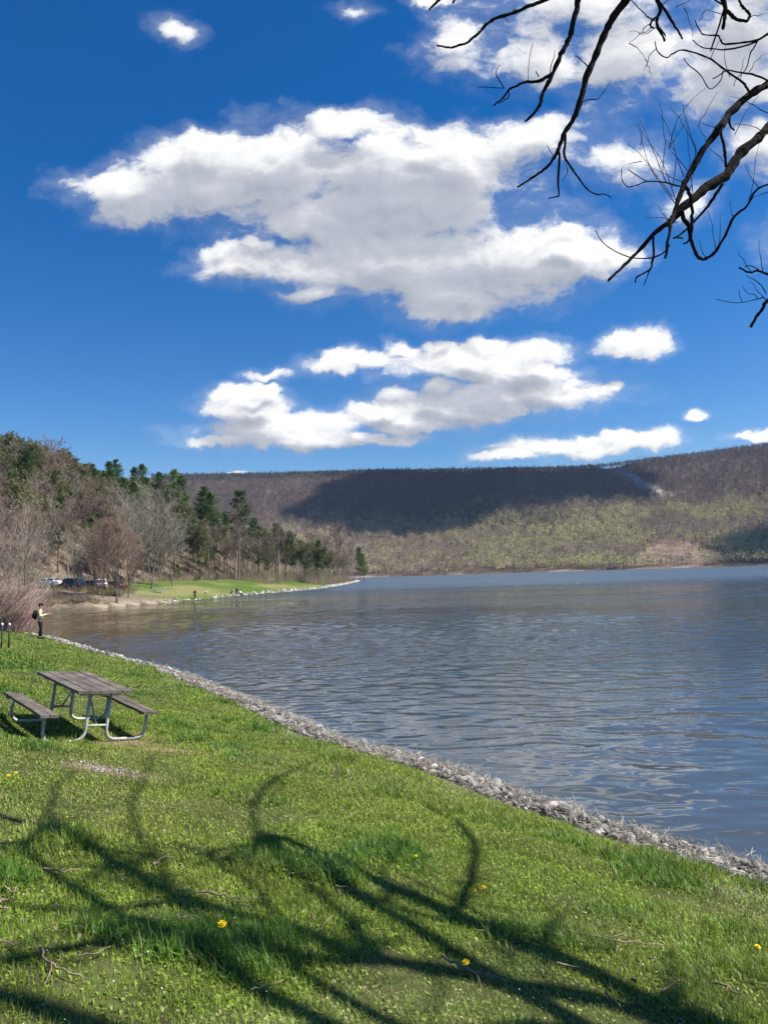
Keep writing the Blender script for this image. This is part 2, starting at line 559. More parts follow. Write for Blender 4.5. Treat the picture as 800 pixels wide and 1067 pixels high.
hsum = mth('ADD', mth('ADD', mth('MULTIPLY', mth('ADD', mth('MULTIPLY', wa, .18), mth('MULTIPLY', wc, .25)), fwt.outputs[0]), mth('MULTIPLY', wb, .022)), mth('MULTIPLY', wa, .035))
hh = mth('MULTIPLY', hsum, amp)
bp = nt.nodes.new("ShaderNodeBump"); bp.inputs["Strength"].default_value = 1.0; bp.inputs["Distance"].default_value = 1.0
nt.links.new(hh, bp.inputs["Height"]); nt.links.new(bp.outputs[0], bs.inputs["Normal"])
ro = nt.nodes.new("ShaderNodeMapRange"); ro.inputs[1].default_value = 100; ro.inputs[2].default_value = 190; ro.inputs[3].default_value = .02; ro.inputs[4].default_value = .30
nt.links.new(sep.outputs[1], ro.inputs[0]); nt.links.new(ro.outputs[0], bs.inputs["Roughness"])
# silty brown water in the cove and over the shallows
silt = nt.nodes.new("ShaderNodeMapRange"); silt.inputs[1].default_value = 4; silt.inputs[2].default_value = -24; silt.inputs[3].default_value = 0; silt.inputs[4].default_value = 1
nt.links.new(sep.outputs[0], silt.inputs[0])
sy = nt.nodes.new("ShaderNodeMapRange"); sy.inputs[1].default_value = 190; sy.inputs[2].default_value = 70; sy.inputs[3].default_value = 0; sy.inputs[4].default_value = 1
nt.links.new(sep.outputs[1], sy.inputs[0])
sy2 = nt.nodes.new("ShaderNodeMapRange"); sy2.inputs[1].default_value = 26; sy2.inputs[2].default_value = 8; sy2.inputs[3].default_value = 0; sy2.inputs[4].default_value = .55
nt.links.new(sep.outputs[1], sy2.inputs[0])
sil = mth('MAXIMUM', mth('MULTIPLY', silt.outputs[0], sy.outputs[0]), sy2.outputs[0])
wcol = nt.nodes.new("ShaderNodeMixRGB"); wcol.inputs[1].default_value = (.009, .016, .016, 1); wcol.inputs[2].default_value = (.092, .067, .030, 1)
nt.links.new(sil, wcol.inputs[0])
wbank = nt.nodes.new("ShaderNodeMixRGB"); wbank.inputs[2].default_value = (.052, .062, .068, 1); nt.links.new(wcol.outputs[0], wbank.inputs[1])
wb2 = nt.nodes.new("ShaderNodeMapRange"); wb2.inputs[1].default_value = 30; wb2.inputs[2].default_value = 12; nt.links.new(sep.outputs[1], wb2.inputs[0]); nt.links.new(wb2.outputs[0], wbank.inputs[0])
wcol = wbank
wfar = nt.nodes.new("ShaderNodeMixRGB"); wfar.inputs[2].default_value = (.05, .085, .12, 1); nt.links.new(wcol.outputs[0], wfar.inputs[1])  # bluer base colour far out, standing in for part of the reflected sky
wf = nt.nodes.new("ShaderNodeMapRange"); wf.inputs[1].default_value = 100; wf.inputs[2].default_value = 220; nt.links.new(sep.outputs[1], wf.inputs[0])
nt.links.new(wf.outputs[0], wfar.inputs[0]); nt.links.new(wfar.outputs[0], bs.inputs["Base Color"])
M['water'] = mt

# ------------------------------------------------------------------ world: sky with clouds
world = bpy.data.worlds.new("World"); scene.world = world; world.use_nodes = True
wt = world.node_tree; wt.nodes.clear()
W = wt.nodes.new; L = wt.links.new
sky = W("ShaderNodeTexSky"); sky.sky_type = 'NISHITA'; sky.sun_disc = False
sky.sun_elevation = SEL
sky.sun_rotation = PI / 2 - SAZ
sky.air_density = 1.0; sky.dust_density = .25; sky.ozone_density = 3.0; sky.altitude = 200


def uvof(x, y):
    d = ray(x, y)
    return d[0] / d[1], d[2] / d[1]


CLOUDS = [  # centre px, half-axes px, weight
    (140, 200, 75, 34, 1), (205, 185, 90, 46, 1), (290, 175, 95, 52, 1), (385, 180, 95, 58, 1), (465, 180, 95, 55, 1), (420, 215, 150, 45, 1), (320, 225, 110, 30, .9),
    (290, 272, 85, 24, 1), (400, 275, 110, 45, 1), (520, 270, 125, 46, 1), (600, 270, 70, 34, .95), (470, 312, 75, 30, .95), (335, 303, 50, 16, .6),
    (560, 140, 80, 32, .55), (480, 50, 80, 44, .3), (560, 60, 100, 55, .4), (650, 60, 115, 72, .42), (760, 70, 100, 90, .45), (800, 150, 80, 60, .3), (640, 160, 95, 45, .3), (720, 215, 70, 40, .0), (620, 0, 200, 60, .25), (780, 20, 110, 80, .5),
    (350, 380, 55, 13, .85), (480, 376, 95, 22, 1), (560, 368, 45, 20, .9), (662, 360, 44, 17, .95), (285, 388, 50, 11, .4), 
    (255, 425, 50, 24, 1), (290, 452, 100, 19, 1), (395, 430, 60, 19, .9), (480, 420, 85, 28, 1), (585, 408, 75, 24, 1), (430, 440, 90, 14, .8),
    (600, 466, 95, 13, 1), (665, 460, 60, 12, .95), (530, 477, 50, 8, .8), (720, 436, 21, 9, .9), (795, 456, 45, 7, .9), 
    (182, 32, 50, 42, -.18), (362, 10, 60, 22, -.02), (455, 5, 50, 16, .2), (245, 490, 25, 3, .7), 
    (330, 460, 130, 11, 1), (235, 462, 60, 9, .9), (375, 376, 60, 12, .95), (540, 388, 90, 14, 1), (340, 440, 60, 14, .9),
    (238, 412, 26, 15, .9), (272, 408, 24, 13, .9), (300, 440, 60, 12, .9), (380, 424, 28, 12, .9), (415, 412, 26, 11, .8), (455, 400, 34, 14, .9), (520, 396, 40, 14, .9), (600, 396, 30, 12, .9), (640, 404, 24, 9, .8),
    (420, 366, 26, 12, .9), (455, 360, 26, 12, .9), (510, 358, 30, 13, .9), (565, 362, 24, 12, .8), (345, 374, 26, 9, .8), (645, 352, 16, 9, .9), (672, 354, 20, 9, .9), (570, 468, 26, 8, .8), (610, 456, 26, 9, .9), (645, 452, 30, 9, .9),
    (215, 150, 50, 24, .8), (355, 134, 60, 22, .85), (450, 142, 50, 20, .75), (235, 262, 26, 12, .9), (270, 254, 26, 10, .8), (590, 244, 30, 14, .8), (630, 262, 24, 14, .8),
    (900, 250, 120, 40, .7), (950, 420, 90, 22, .8), (-150, 330, 90, 18, .8), (300, -180, 220, 70, .7), (900, -60, 200, 100, .9),
]
grp = bpy.data.node_groups.new("cloud_cover", 'ShaderNodeTree')
grp.interface.new_socket("uv", in_out='INPUT', socket_type='NodeSocketVector')
grp.interface.new_socket("D", in_out='OUTPUT', socket_type='NodeSocketFloat')
grp.interface.new_socket("E", in_out='OUTPUT', socket_type='NodeSocketFloat')
GN = grp.nodes.new; GL = grp.links.new
gi = GN("NodeGroupInput"); go = GN("NodeGroupOutput")


def gm(op, a, b=None, c=None):
    n = GN("ShaderNodeMath"); n.operation = op
    for i, v in enumerate((a, b, c)):
        if v is None: continue
        if isinstance(v, (int, float)): n.inputs[i].default_value = v
        else: GL(v, n.inputs[i])
    return n.outputs[0]


# domain warp
wn = GN("ShaderNodeTexNoise"); wn.inputs["Scale"].default_value = 7; wn.inputs["Detail"].default_value = 5; wn.inputs["Roughness"].default_value = .6
GL(gi.outputs[0], wn.inputs["Vector"])
ws = GN("ShaderNodeVectorMath"); ws.operation = 'SUBTRACT'; ws.inputs[1].default_value = (.5, .5, .5); GL(wn.outputs["Color"], ws.inputs[0])
wm_ = GN("ShaderNodeVectorMath"); wm_.operation = 'MULTIPLY'; wm_.inputs[1].default_value = (.085, .055, 0); GL(ws.outputs[0], wm_.inputs[0])
wadd = GN("ShaderNodeVectorMath"); wadd.operation = 'ADD'; GL(gi.outputs[0], wadd.inputs[0]); GL(wm_.outputs[0], wadd.inputs[1])
wn2 = GN('ShaderNodeTexNoise'); wn2.inputs['Scale'].default_value = 26; wn2.inputs['Detail'].default_value = 6; wn2.inputs['Roughness'].default_value = .6
GL(gi.outputs[0], wn2.inputs['Vector'])
wm2 = GN('ShaderNodeVectorMath'); wm2.operation = 'MULTIPLY_ADD'; wm2.inputs[1].default_value = (.034, .026, 0); wm2.inputs[2].default_value = (-.017, -.013, 0)
GL(wn2.outputs['Color'], wm2.inputs[0])
wadd0 = wadd
wadd = GN('ShaderNodeVectorMath'); wadd.operation = 'ADD'; GL(wadd0.outputs[0], wadd.inputs[0]); GL(wm2.outputs[0], wadd.inputs[1])
prev = None
for (cx, cy, a, b, w) in CLOUDS:
    u_, v_ = uvof(cx, cy); ua, _ = uvof(cx + a, cy); _, vb = uvof(cx, cy - b)
    ia, ib = 1 / abs(ua - u_), 1 / abs(vb - v_)
    n = GN("ShaderNodeVectorMath"); n.operation = 'MULTIPLY_ADD'
    n.inputs[1].default_value = (ia, ib, 0); n.inputs[2].default_value = (-u_ * ia, -v_ * ib, 0)
    GL(wadd.outputs[0], n.inputs[0])
    ln = GN("ShaderNodeVectorMath"); ln.operation = 'LENGTH'; GL(n.outputs[0], ln.inputs[0])
    e = gm('MULTIPLY_ADD', ln.outputs["Value"], -1.0, 1.12 - (1 - w) * .6)
    if prev is None: prev = e
    else:
        mx = gm('SMOOTH_MAX', prev, e, .2); prev = mx
E_ = gm('MAXIMUM', prev, -1.2)
nf = GN("ShaderNodeTexNoise"); nf.inputs["Scale"].default_value = 9; nf.inputs["Detail"].default_value = 14; nf.inputs["Roughness"].default_value = .64
nm = GN("ShaderNodeMapping"); nm.inputs["Scale"].default_value = (1, 1.6, 1); GL(wadd.outputs[0], nm.inputs[0]); GL(nm.outputs[0], nf.inputs["Vector"])
D_ = gm('ADD', gm('MULTIPLY', E_, 1.25), gm('MULTIPLY', gm('SUBTRACT', nf.outputs["Fac"], .53), 2.35))
GL(D_, go.inputs[0]); GL(E_, go.inputs[1])

tcw = W("ShaderNodeTexCoord")
sx = W("ShaderNodeSeparateXYZ"); L(tcw.outputs["Generated"], sx.inputs[0])


def wm(op, a, b=None, c=None, clamp=False):
    n = W("ShaderNodeMath"); n.operation = op; n.use_clamp = clamp
    for i, v in enumerate((a, b, c)):
        if v is None: continue
        if isinstance(v, (int, float)): n.inputs[i].default_value = v
        else: L(v, n.inputs[i])
    return n.outputs[0]


ysafe = wm('MAXIMUM', sx.outputs[1], .05)
cu = wm('DIVIDE', sx.outputs[0], ysafe); cv = wm('DIVIDE', sx.outputs[2], ysafe)
cmb = W("ShaderNodeCombineXYZ"); L(cu, cmb.inputs[0]); L(cv, cmb.inputs[1])
g1 = W("ShaderNodeGroup"); g1.node_tree = grp; L(cmb.outputs[0], g1.inputs[0])
off = W("ShaderNodeVectorMath"); off.operation = 'ADD'; off.inputs[1].default_value = (.018, .045, 0); L(cmb.outputs[0], off.inputs[0])
g2 = W("ShaderNodeGroup"); g2.node_tree = grp; L(off.outputs[0], g2.inputs[0])


def mrange(v, a, b, c, d, smooth=True):
    n = W("ShaderNodeMapRange"); n.interpolation_type = 'SMOOTHSTEP' if smooth else 'LINEAR'
    n.inputs[1].default_value = a; n.inputs[2].default_value = b; n.inputs[3].default_value = c; n.inputs[4].default_value = d
    L(v, n.inputs[0]); return n.outputs[0]


alpha = wm('MAXIMUM', mrange(g1.outputs[0], .0, .58, 0, 1), wm('MULTIPLY', mrange(g1.outputs[0], -.4, .35, 0, 1), .17))
front = mrange(sx.outputs[1], .08, .25, 0, 1)
alpha = wm('MULTIPLY', alpha, front)
off3 = W("ShaderNodeVectorMath"); off3.operation = 'ADD'; off3.inputs[1].default_value = (.008, .013, 0); L(cmb.outputs[0], off3.inputs[0])
g3 = W("ShaderNodeGroup"); g3.node_tree = grp; L(off3.outputs[0], g3.inputs[0])
above = wm('ADD', wm('MULTIPLY', g2.outputs[1], .75), wm('MULTIPLY', g2.outputs[0], .22))
shade = mrange(above, -.05, .85, 0, 1)
fine = wm('MULTIPLY', wm('SUBTRACT', g1.outputs[0], g3.outputs[0]), .36)
lit = wm('ADD', wm('MULTIPLY_ADD', shade, -.62, .86), fine, clamp=True)
crm = W("ShaderNodeValToRGB")
els = crm.color_ramp.elements
els[0].position = 0.05; els[0].color = (.42, .455, .53, 1)
els[1].position = .92; els[1].color = (1.12, 1.12, 1.11, 1)
e2 = els.new(.45); e2.color = (.60, .63, .70, 1)
L(lit, crm.inputs[0])
SKYK = .072
csc = W("ShaderNodeVectorMath"); csc.operation = 'SCALE'; csc.inputs["Scale"].default_value = .53 / SKYK
L(crm.outputs[0], csc.inputs[0])
shs = W("ShaderNodeHueSaturation"); shs.inputs["Saturation"].default_value = 1.45; shs.inputs["Value"].default_value = 1.0; shs.inputs["Hue"].default_value = .508
L(sky.outputs[0], shs.inputs["Color"])
mxw = W("ShaderNodeMixRGB"); L(alpha, mxw.inputs[0]); L(shs.outputs[0], mxw.inputs[1]); L(csc.outputs[0], mxw.inputs[2])
bg = W("ShaderNodeBackground"); bg.inputs["Strength"].default_value = SKYK
L(mxw.outputs[0], bg.inputs["Color"])
wo = W("ShaderNodeOutputWorld"); L(bg.outputs[0], wo.inputs[0])
world.cycles.sampling_method = 'MANUAL'; world.cycles.sample_map_resolution = 512

# ------------------------------------------------------------------ the ground as one polar sheet, cut by kind
az = np.concatenate([np.arange(-38, 38, .2), np.arange(38, 322, 3.0)])
az = np.radians(az); NA = len(az)
rr = np.geomspace(.3, 6000, 440); NR = len(rr)
A, R = np.meshgrid(az, rr)
X, Y = (R * np.sin(A)).ravel(), (R * np.cos(A)).ravel()
Z = height(X, Y)
sd = shore_sd(X, Y)
cut_pts = [hitground(*p)[:2] for p in ((630, 485), (648, 494), (668, 505), (694, 518))]
clear_poly = [hitground(*p)[:2] for p in ((650, 589), (672, 572), (690, 563), (722, 566), (750, 574), (764, 586))]
bald_pts = [hitground(*p)[:2] for p in ((560, 593), (640, 590))]
# base colours
n1 = fbm(X * .15, Y * .15, 4, 2)[:, None]; n2_ = fbm(X * 1.5, Y * 1.5, 3, 4)[:, None]
lawn_c = np.array([.045, .065, .016]) * (1 - n2_) + np.array([.085, .085, .035]) * n2_
soil = np.array([.15, .115, .075])
bank_c = np.array([.09, .125, .03]) * (1 - n1) + np.array([.20, .165, .085]) * n1
litter = np.array([.24, .18, .14]) * (1 - n1) + np.array([.18, .145, .11]) * n1
mount_c = np.array([.125, .092, .07]) * (1 - n1) + np.array([.09, .068, .056]) * n1
col = np.tile(np.array([.08, .07, .05]), (len(X), 1))
rad = np.hypot(X, Y)
nearland = (sd > 0) & (Y < 88)
farland = (sd > 0) & (Y >= 88)
mount = (rad > 830) & (Z > 0) & ~((sd > 0))
edge = sstep(1.2, 1.9, sd + (fbm(X * 1.2, Y * 1.2, 3, 8) - .5) * 1.0)[:, None]
stone_c = np.array([.20, .18, .155])
c_near = stone_c * (1 - edge) + lawn_c * edge
for (px, py, ra_, rb_) in ((152, 781, .8, .42), (168, 782, .5, .45), (135, 776, .4, .4), (115, 803, .45, .2), (125, 765, .5, .3)):
    g = hitground(px, py)
    k = np.exp(-(((X - g[0]) / ra_) ** 2 + ((Y - g[1]) / rb_) ** 2))[:, None]
    c_near = c_near * (1 - k) + np.array([.24, .165, .11]) * k
col = np.where(nearland[:, None], c_near, col)
# far bank: a sandy beach by the cove, mown green further along, litter under the wood
mown = (sstep(108, 125, Y) * sstep(26, 17, sd + 6 * (n1[:, 0] - .5)))[:, None]
straw = sstep(.52, .72, fbm(X * .11, Y * .07, 3, 44))[:, None]
green = np.array([.085, .135, .028]) * (1 - straw) + np.array([.20, .19, .08]) * straw
c_far = litter * (1 - mown) + green * mown
beach = (sstep(2.2, 1.0, sd + 1.2 * (fbm(X * .15, Y * .15, 2, 66) - .5)) * sstep(122, 112, Y))[:, None]
c_far = c_far * (1 - beach) + np.array([.30, .255, .18]) * beach
road = (np.exp(-((sd - 24.5) / 3.0) ** 4) * sstep(150, 135, Y))[:, None]
c_far = c_far * (1 - road) + np.array([.16, .145, .13]) * road
col = np.where(farland[:, None], c_far, col)
dc = seg_dist(X, Y, cut_pts)
cutm = (sstep(17, 9, dc) * mount)[:, None]
clr = in_poly(X, Y, clear_poly)[:, None] * 1.0
mc = mount_c * (1 - cutm) + np.array([.40, .32, .25]) * cutm
mc = mc * (1 - clr) + np.array([.215, .155, .115]) * clr
rk = (sstep(10, 0, rad - RF - 6) * sstep(.4, .6, fbm(X * .03, Y * .03, 3, 77)))[:, None]
mc = mc * (1 - rk) + np.array([.24, .19, .15]) * rk
col = np.where(mount[:, None], mc, col)

V = np.stack([X, Y, Z], 1)
I, J = np.meshgrid(np.arange(NR - 1), np.arange(NA), indexing='ij')
J2 = (J + 1) % NA
Q = np.stack([I * NA + J, (I + 1) * NA + J, (I + 1) * NA + J2, I * NA + J2], -1).reshape(-1, 4)
Q = Q[:, ::-1]
cen = V[Q].mean(1)
csd = sd[Q].mean(1); cr = np.hypot(cen[:, 0], cen[:, 1])
cls = np.full(len(Q), 3)
cls[(csd > -.5) & (cen[:, 1] < 88)] = 0
cls[(csd > -.5) & (cen[:, 1] >= 88)] = 1
cls[(cr > 830) & (cls == 3) & (cen[:, 2] > -3)] = 2
for k, (nm, mat) in enumerate((('lawn', M['ground']), ('hillside', M['ground']), ('mountain', M['mount']), ('lake_bed', M['ground']))):
    q = Q[cls == k]
    used, inv = np.unique(q, return_inverse=True)
    me = faces_mesh(nm, V[used], inv.reshape(-1, 4), col[used], smooth=True)
    o = link(nm, me, None, mat); tag(o, kind='structure')
# water: a round sheet with real wind waves where they are large enough to see
wr = np.concatenate([[.3, 2, 4, 6], np.exp(np.arange(math.log(7.0), math.log(170), .0052)), np.geomspace(172, 1500, 40)])
wa_ = np.radians(np.concatenate([np.arange(-32, 32, .15), np.arange(32, 328, 3.0)]))
A_, R_w = np.meshgrid(wa_, wr)
WX, WY = R_w * np.sin(A_), R_w * np.cos(A_)
gw = np.random.default_rng(17)
NWV = 64
lam = np.exp(gw.uniform(math.log(.30), math.log(2.8), NWV)); dirn = math.radians(262) + gw.normal(0, .55, NWV)
kx, ky = 2 * PI / lam * np.cos(dirn), 2 * PI / lam * np.sin(dirn); ph = gw.uniform(0, 2 * PI, NWV)
S_RMS = .095
amp_ = S_RMS / math.sqrt(NWV / 2) * lam / (2 * PI) * np.where(lam > 1.4, .8, 1.05)
h_sp = R_w * .0052
eta = np.zeros_like(WX)
wxw = WX + 1.2 * (fbm(WX * .12, WY * .12, 3, 401) - .5); wyw = WY + 1.2 * (fbm(WX * .12, WY * .12, 3, 405) - .5)
for q in range(NWV):
    eta += amp_[q] * np.sin(kx[q] * wxw + ky[q] * wyw + ph[q]) * sstep(2.2 * 1, 4.5 * 1, lam[q] / h_sp)
gust_ = .45 + 1.1 * sstep(.35, .65, fbm(WX * .035, WY * .07, 3, 411))
shel = np.interp(np.log(np.maximum(R_w, 1)), np.log([1, 9, 15, 24, 40, 90, 170]), [.2, .30, .42, .75, 1.0, 1.0, .9])
cove = 1 - .45 * sstep(-14, -34, WX) * sstep(140, 100, WY)
eta *= gust_ * shel * cove * sstep(.0, .8, -shore_sd(WX, WY))
WV = np.stack([WX, WY, eta], -1).reshape(-1, 3)
nrw, naw = len(wr), len(wa_)
I_, J_ = np.meshgrid(np.arange(nrw - 1), np.arange(naw), indexing='ij'); J2_ = (J_ + 1) % naw
WQ = np.stack([I_ * naw + J_, I_ * naw + J2_, (I_ + 1) * naw + J2_, (I_ + 1) * naw + J_], -1).reshape(-1, 4)
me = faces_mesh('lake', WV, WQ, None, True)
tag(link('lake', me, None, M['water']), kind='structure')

# ------------------------------------------------------------------ grass on the lawn
def blades(N, rmin, rmax, power, lenf, widf, seed, leaf=False):
    g = np.random.default_rng(seed)
    u = g.random(N)
    k = 2 - power
    r = (rmin ** k + u * (rmax ** k - rmin ** k)) ** (1 / k)
    a = np.radians(g.uniform(-33, 33, N))
    x, y = r * np.sin(a), r * np.cos(a)
    d = shore_sd(x, y)
    keep = (d > 1.0 + .5 * (fbm(x * 2, y * 2, 2, 8) - .5) + .25 * g.random(N))
    for (px, py, ra_, rb_, p_) in BARE:
        q = np.exp(-(((x - px) / ra_) ** 2 + ((y - py) / rb_) ** 2))
        keep &= ~(g.random(N) < q * p_)
    thin = fbm(x * .8, y * .8, 3, 61)
    keep &= g.random(N) < .45 + 1.1 * sstep(.3, .5, thin)
    x, y, r, d = x[keep], y[keep], r[keep], d[keep]
    n = len(x)
    z = height(x, y)
    tuft = sstep(.56, .7, fbm(x * 1.3 + 3, y * 1.3, 3, 12))       # long dark tufts
    weed = sstep(.5, .62, fbm(x * .7 + 9, y * .7, 3, 52))          # paler low ground plants
    edg = sstep(3.0, 1.4, d)
    ln = lenf * g.uniform(.45, 1.4, n) * (.7 + .6 * fbm(x * 2.2, y * 2.2, 2, 71)) * (1 + 1.7 * tuft + .5 * edg) * (1 - .25 * weed)
    wd = np.maximum(widf * g.uniform(.7, 1.3, n), .0009 * r * g.uniform(.8, 1.3, n))
    if leaf: wd = np.maximum(widf * g.uniform(.7, 1.4, n), .0013 * r)
    # a gentle lie of the grass plus randomness
    th = g.uniform(0, 2 * PI, n)
    tilt = g.uniform(.15, .95, n) if not leaf else g.uniform(.8, 1.35, n)
    hd = np.stack([np.cos(th), np.sin(th), np.zeros(n)], 1)
    upv = np.array([0, 0, 1.0])
    d1 = hd * np.sin(tilt * .5)[:, None] + upv * np.cos(tilt * .5)[:, None]
    d2 = hd * np.sin(np.minimum(tilt * 1.5, 1.5))[:, None] + upv * np.cos(np.minimum(tilt * 1.5, 1.5))[:, None]
    sd_ = np.stack([-np.sin(th), np.cos(th), np.zeros(n)], 1)
    B = np.stack([x, y, z - .006], 1)
    Mid = B + d1 * (ln * .5)[:, None]
    Tip = Mid + d2 * (ln * .5)[:, None]
    w_ = (sd_ * (wd * .5)[:, None])
    if leaf:
        V = np.stack([B, Mid - w_ * 1.2, Tip, Mid + w_ * 1.2], 1).reshape(-1, 3); nv = 4
        base = np.arange(n) * 4
        loops = np.stack([base, base + 1, base + 2, base + 3], 1).ravel(); starts = np.arange(n) * 4; tot = np.full(n, 4)
    else:
        V = np.stack([B - w_, B + w_, Mid + w_ * .85, Mid - w_ * .85, Tip], 1).reshape(-1, 3); nv = 5
        base = np.arange(n) * 5
        loops = np.stack([base, base + 1, base + 2, base + 3, base + 3, base + 2, base + 4], 1).ravel()
        starts = (np.arange(n) * 7)[:, None] + np.array([0, 4]); starts = starts.ravel(); tot = np.tile([4, 3], n)
    mixn = fbm(x * .5, y * .5, 3, 90)
    c = np.array([.235, .335, .040])[None] * (1 - tuft[:, None]) + np.array([.10, .21, .025])[None] * tuft[:, None]
    c = c * (1 - .6 * weed[:, None]) + np.array([.27, .345, .09]) * .6 * weed[:, None]
    yel = sstep(.45, .65, mixn)[:, None]
    c = c * (1 - .5 * yel) + np.array([.26, .33, .045]) * .5 * yel
    far = sstep(12, 30, r)[:, None]
    c = c * (1 - .45 * far) + np.array([.215, .29, .055]) * .45 * far
    dry = (g.random(n) < .045 + .09 * weed)[:, None]
    c = np.where(dry, np.array([.32, .26, .14]), c)
    c = c * g.uniform(.55, 1.45, (n, 1)) * (.75 + .5 * fbm(x * 3.1, y * 3.1, 2, 33))[:, None]
    return V, loops, starts, tot, np.repeat(c, nv, 0)


BARE = []
for (px, py, ra_, rb_, p_) in ((152, 781, .7, .42, .99), (168, 782, .5, .45, .97), (135, 776, .4, .35, .9), (115, 803, .38, .14, 1), (60, 765, .9, .4, .3), (590, 940, .3, .2, .7), (700, 960, .5, .2, .6), (720, 985, .3, .2, .6), (560, 985, .25, .2, .6), (185, 885, .25, .12, .7), (90, 985, .3, .2, .6), (430, 800, .5, .3, .6), (690, 935, .2, .12, .9)):
    g_ = hitground(px, py)
    BARE.append((g_[0], g_[1], ra_, rb_, p_))
V1 = blades(1000000, 2.2, 50, 1.3, .041, .0034, 11)
V2 = blades(130000, 2.2, 16, 1.0, .032, .0115, 12, leaf=True)
Vs = np.concatenate([V1[0], V2[0]])
lo = np.concatenate([V1[1], V2[1] + len(V1[0])])
st = np.concatenate([V1[2], V2[2] + len(V1[1])])
tt = np.concatenate([V1[3], V2[3]])
cc = np.concatenate([V1[4], V2[4]])
me = np_mesh('grass', Vs, lo, st, tt, cc)
tag(link('grass', me, None, M['grass']), 'short green spring grass covering the sloping lawn', 'grass', kind='stuff')

# small white flowers and dry leaves among the grass
g = np.random.default_rng(31)
n = 1300
r_ = g.uniform(2.4, 9, n); a = np.radians(g.uniform(-30, 30, n)); fx, fy = r_ * np.sin(a), r_ * np.cos(a)
k = (shore_sd(fx, fy) > 1.8) & (fbm(fx * .9, fy * .9, 3, 70) > .52); fx, fy = fx[k], fy[k]; n = len(fx); fz = height(fx, fy) + g.uniform(.03, .06, n)
th = g.uniform(0, 6.28, n); sz = g.uniform(.003, .006, n)
an = np.linspace(0, 2 * PI, 7)[:-1]
rad_ = np.where(np.arange(6) % 2 == 0, 1, .55)
Vq = np.stack([np.stack([fx + sz * rad_[j] * np.cos(th + an[j]), fy + sz * rad_[j] * np.sin(th + an[j]), fz + .4 * sz * np.cos(th * 3 + an[j])], 1) for j in range(6)], 1).reshape(-1, 3)
me = faces_mesh('tiny_flowers', Vq, np.arange(n * 6).reshape(n, 6), np.tile(np.array([.75, .75, .72]), (n * 6, 1)))
tag(link('tiny_flowers', me, None, M['grass']), 'tiny white flowers dotted through the near grass', 'flowers', kind='stuff')
n = 420
r_ = 2.4 + 14 * g.random(n) ** 1.6; a = np.radians(g.uniform(-31, 31, n)); fx, fy = r_ * np.sin(a), r_ * np.cos(a)
k = (shore_sd(fx, fy) > 1.2); fx, fy = fx[k], fy[k]; n = len(fx); fz = height(fx, fy) + g.uniform(.015, .045, n)
th = g.uniform(0, 6.28, n); sz = g.uniform(.007, .018, n); c_, s_ = np.cos(th), np.sin(th)
def lf(u, v, h): return np.stack([fx + sz * (u * c_ - v * s_), fy + sz * (u * s_ + v * c_), fz + sz * h * g.uniform(.3, 1.3, n)], 1)
Vq = np.stack([lf(-1, 0, .1), lf(-.3, -.5, .45), lf(.5, -.4, .4), lf(1.1, 0, .2), lf(.5, .4, -.1), lf(-.3, .5, .0)], 1).reshape(-1, 3)
me = faces_mesh('leaf_litter', Vq, np.arange(n * 6).reshape(n, 6), np.repeat(np.array([[.22, .15, .07], [.30, .22, .11], [.14, .10, .05]])[g.integers(0, 3, n)], 6, 0))
tag(link('leaf_litter', me, None, M['grass']), 'dry brown leaf scraps scattered in the grass', 'leaf litter', kind='stuff')

# ------------------------------------------------------------------ riprap
def stone_mesh(seed, sub=2):
    import bmesh
    b = bmesh.new(); bmesh.ops.create_icosphere(b, subdivisions=sub, radius=1)
    g = np.random.default_rng(seed)
    cuts = g.normal(size=(9, 3)); cuts /= np.linalg.norm(cuts, axis=1)[:, None]
    lim = g.uniform(.55, .9, 9)
    sc = np.array([g.uniform(.8, 1.2), g.uniform(.55, .9), g.uniform(.4, .7)])
    for v in b.verts:
        p = np.array(v.co)
        for c, l in zip(cuts, lim):
            e = p @ c
            if e > l: p = p - c * (e - l)
        v.co = p * sc
    me = bpy.data.meshes.new('stone'); b.to_mesh(me); b.free()
    c = np.array([[.34, .32, .29], [.24, .22, .20], [.45, .43, .40], [.15, .13, .11], [.38, .345, .30], [.27, .26, .25]][seed % 6])
    a = me.color_attributes.new("Col", 'FLOAT_COLOR', 'POINT')
    cc = np.ones((len(me.vertices), 4), np.float32); cc[:, :3] = c
    a.data.foreach_set("color", cc.ravel())
    me.materials.append(M['stone'])
    return me


stones = [stone_mesh(s) for s in range(12)]
low = [stone_mesh(s + 20, 1) for s in range(12)]


def along_shore(i0, i1, step0, f):
    """sample points along the water line between shore vertices"""
    out_ = []
    for i in range(i0, i1):
        a, b = SHORE[i], SHORE[i + 1]
        L_ = np.hypot(*(b - a)); t = b - a; t = t / L_
        nrm = np.array([t[1], -t[0]])
        mid = (a + b) / 2
        if shore_sd(*(mid + nrm * .5).reshape(2, 1))[0] < 0: nrm = -nrm
        out_.append((a, b, L_, nrm))
    return out_


def rot_mats(n, g):
    q = g.normal(size=(n, 4)); q /= np.linalg.norm(q, axis=1)[:, None]
    w, x, y, z = q.T
    return np.stack([np.stack([1 - 2 * (y * y + z * z), 2 * (x * y - z * w), 2 * (x * z + y * w)], -1),
                     np.stack([2 * (x * y + z * w), 1 - 2 * (x * x + z * z), 2 * (y * z - x * w)], -1),
                     np.stack([2 * (x * z - y * w), 2 * (y * z + x * w), 1 - 2 * (x * x + y * y)], -1)], 1)


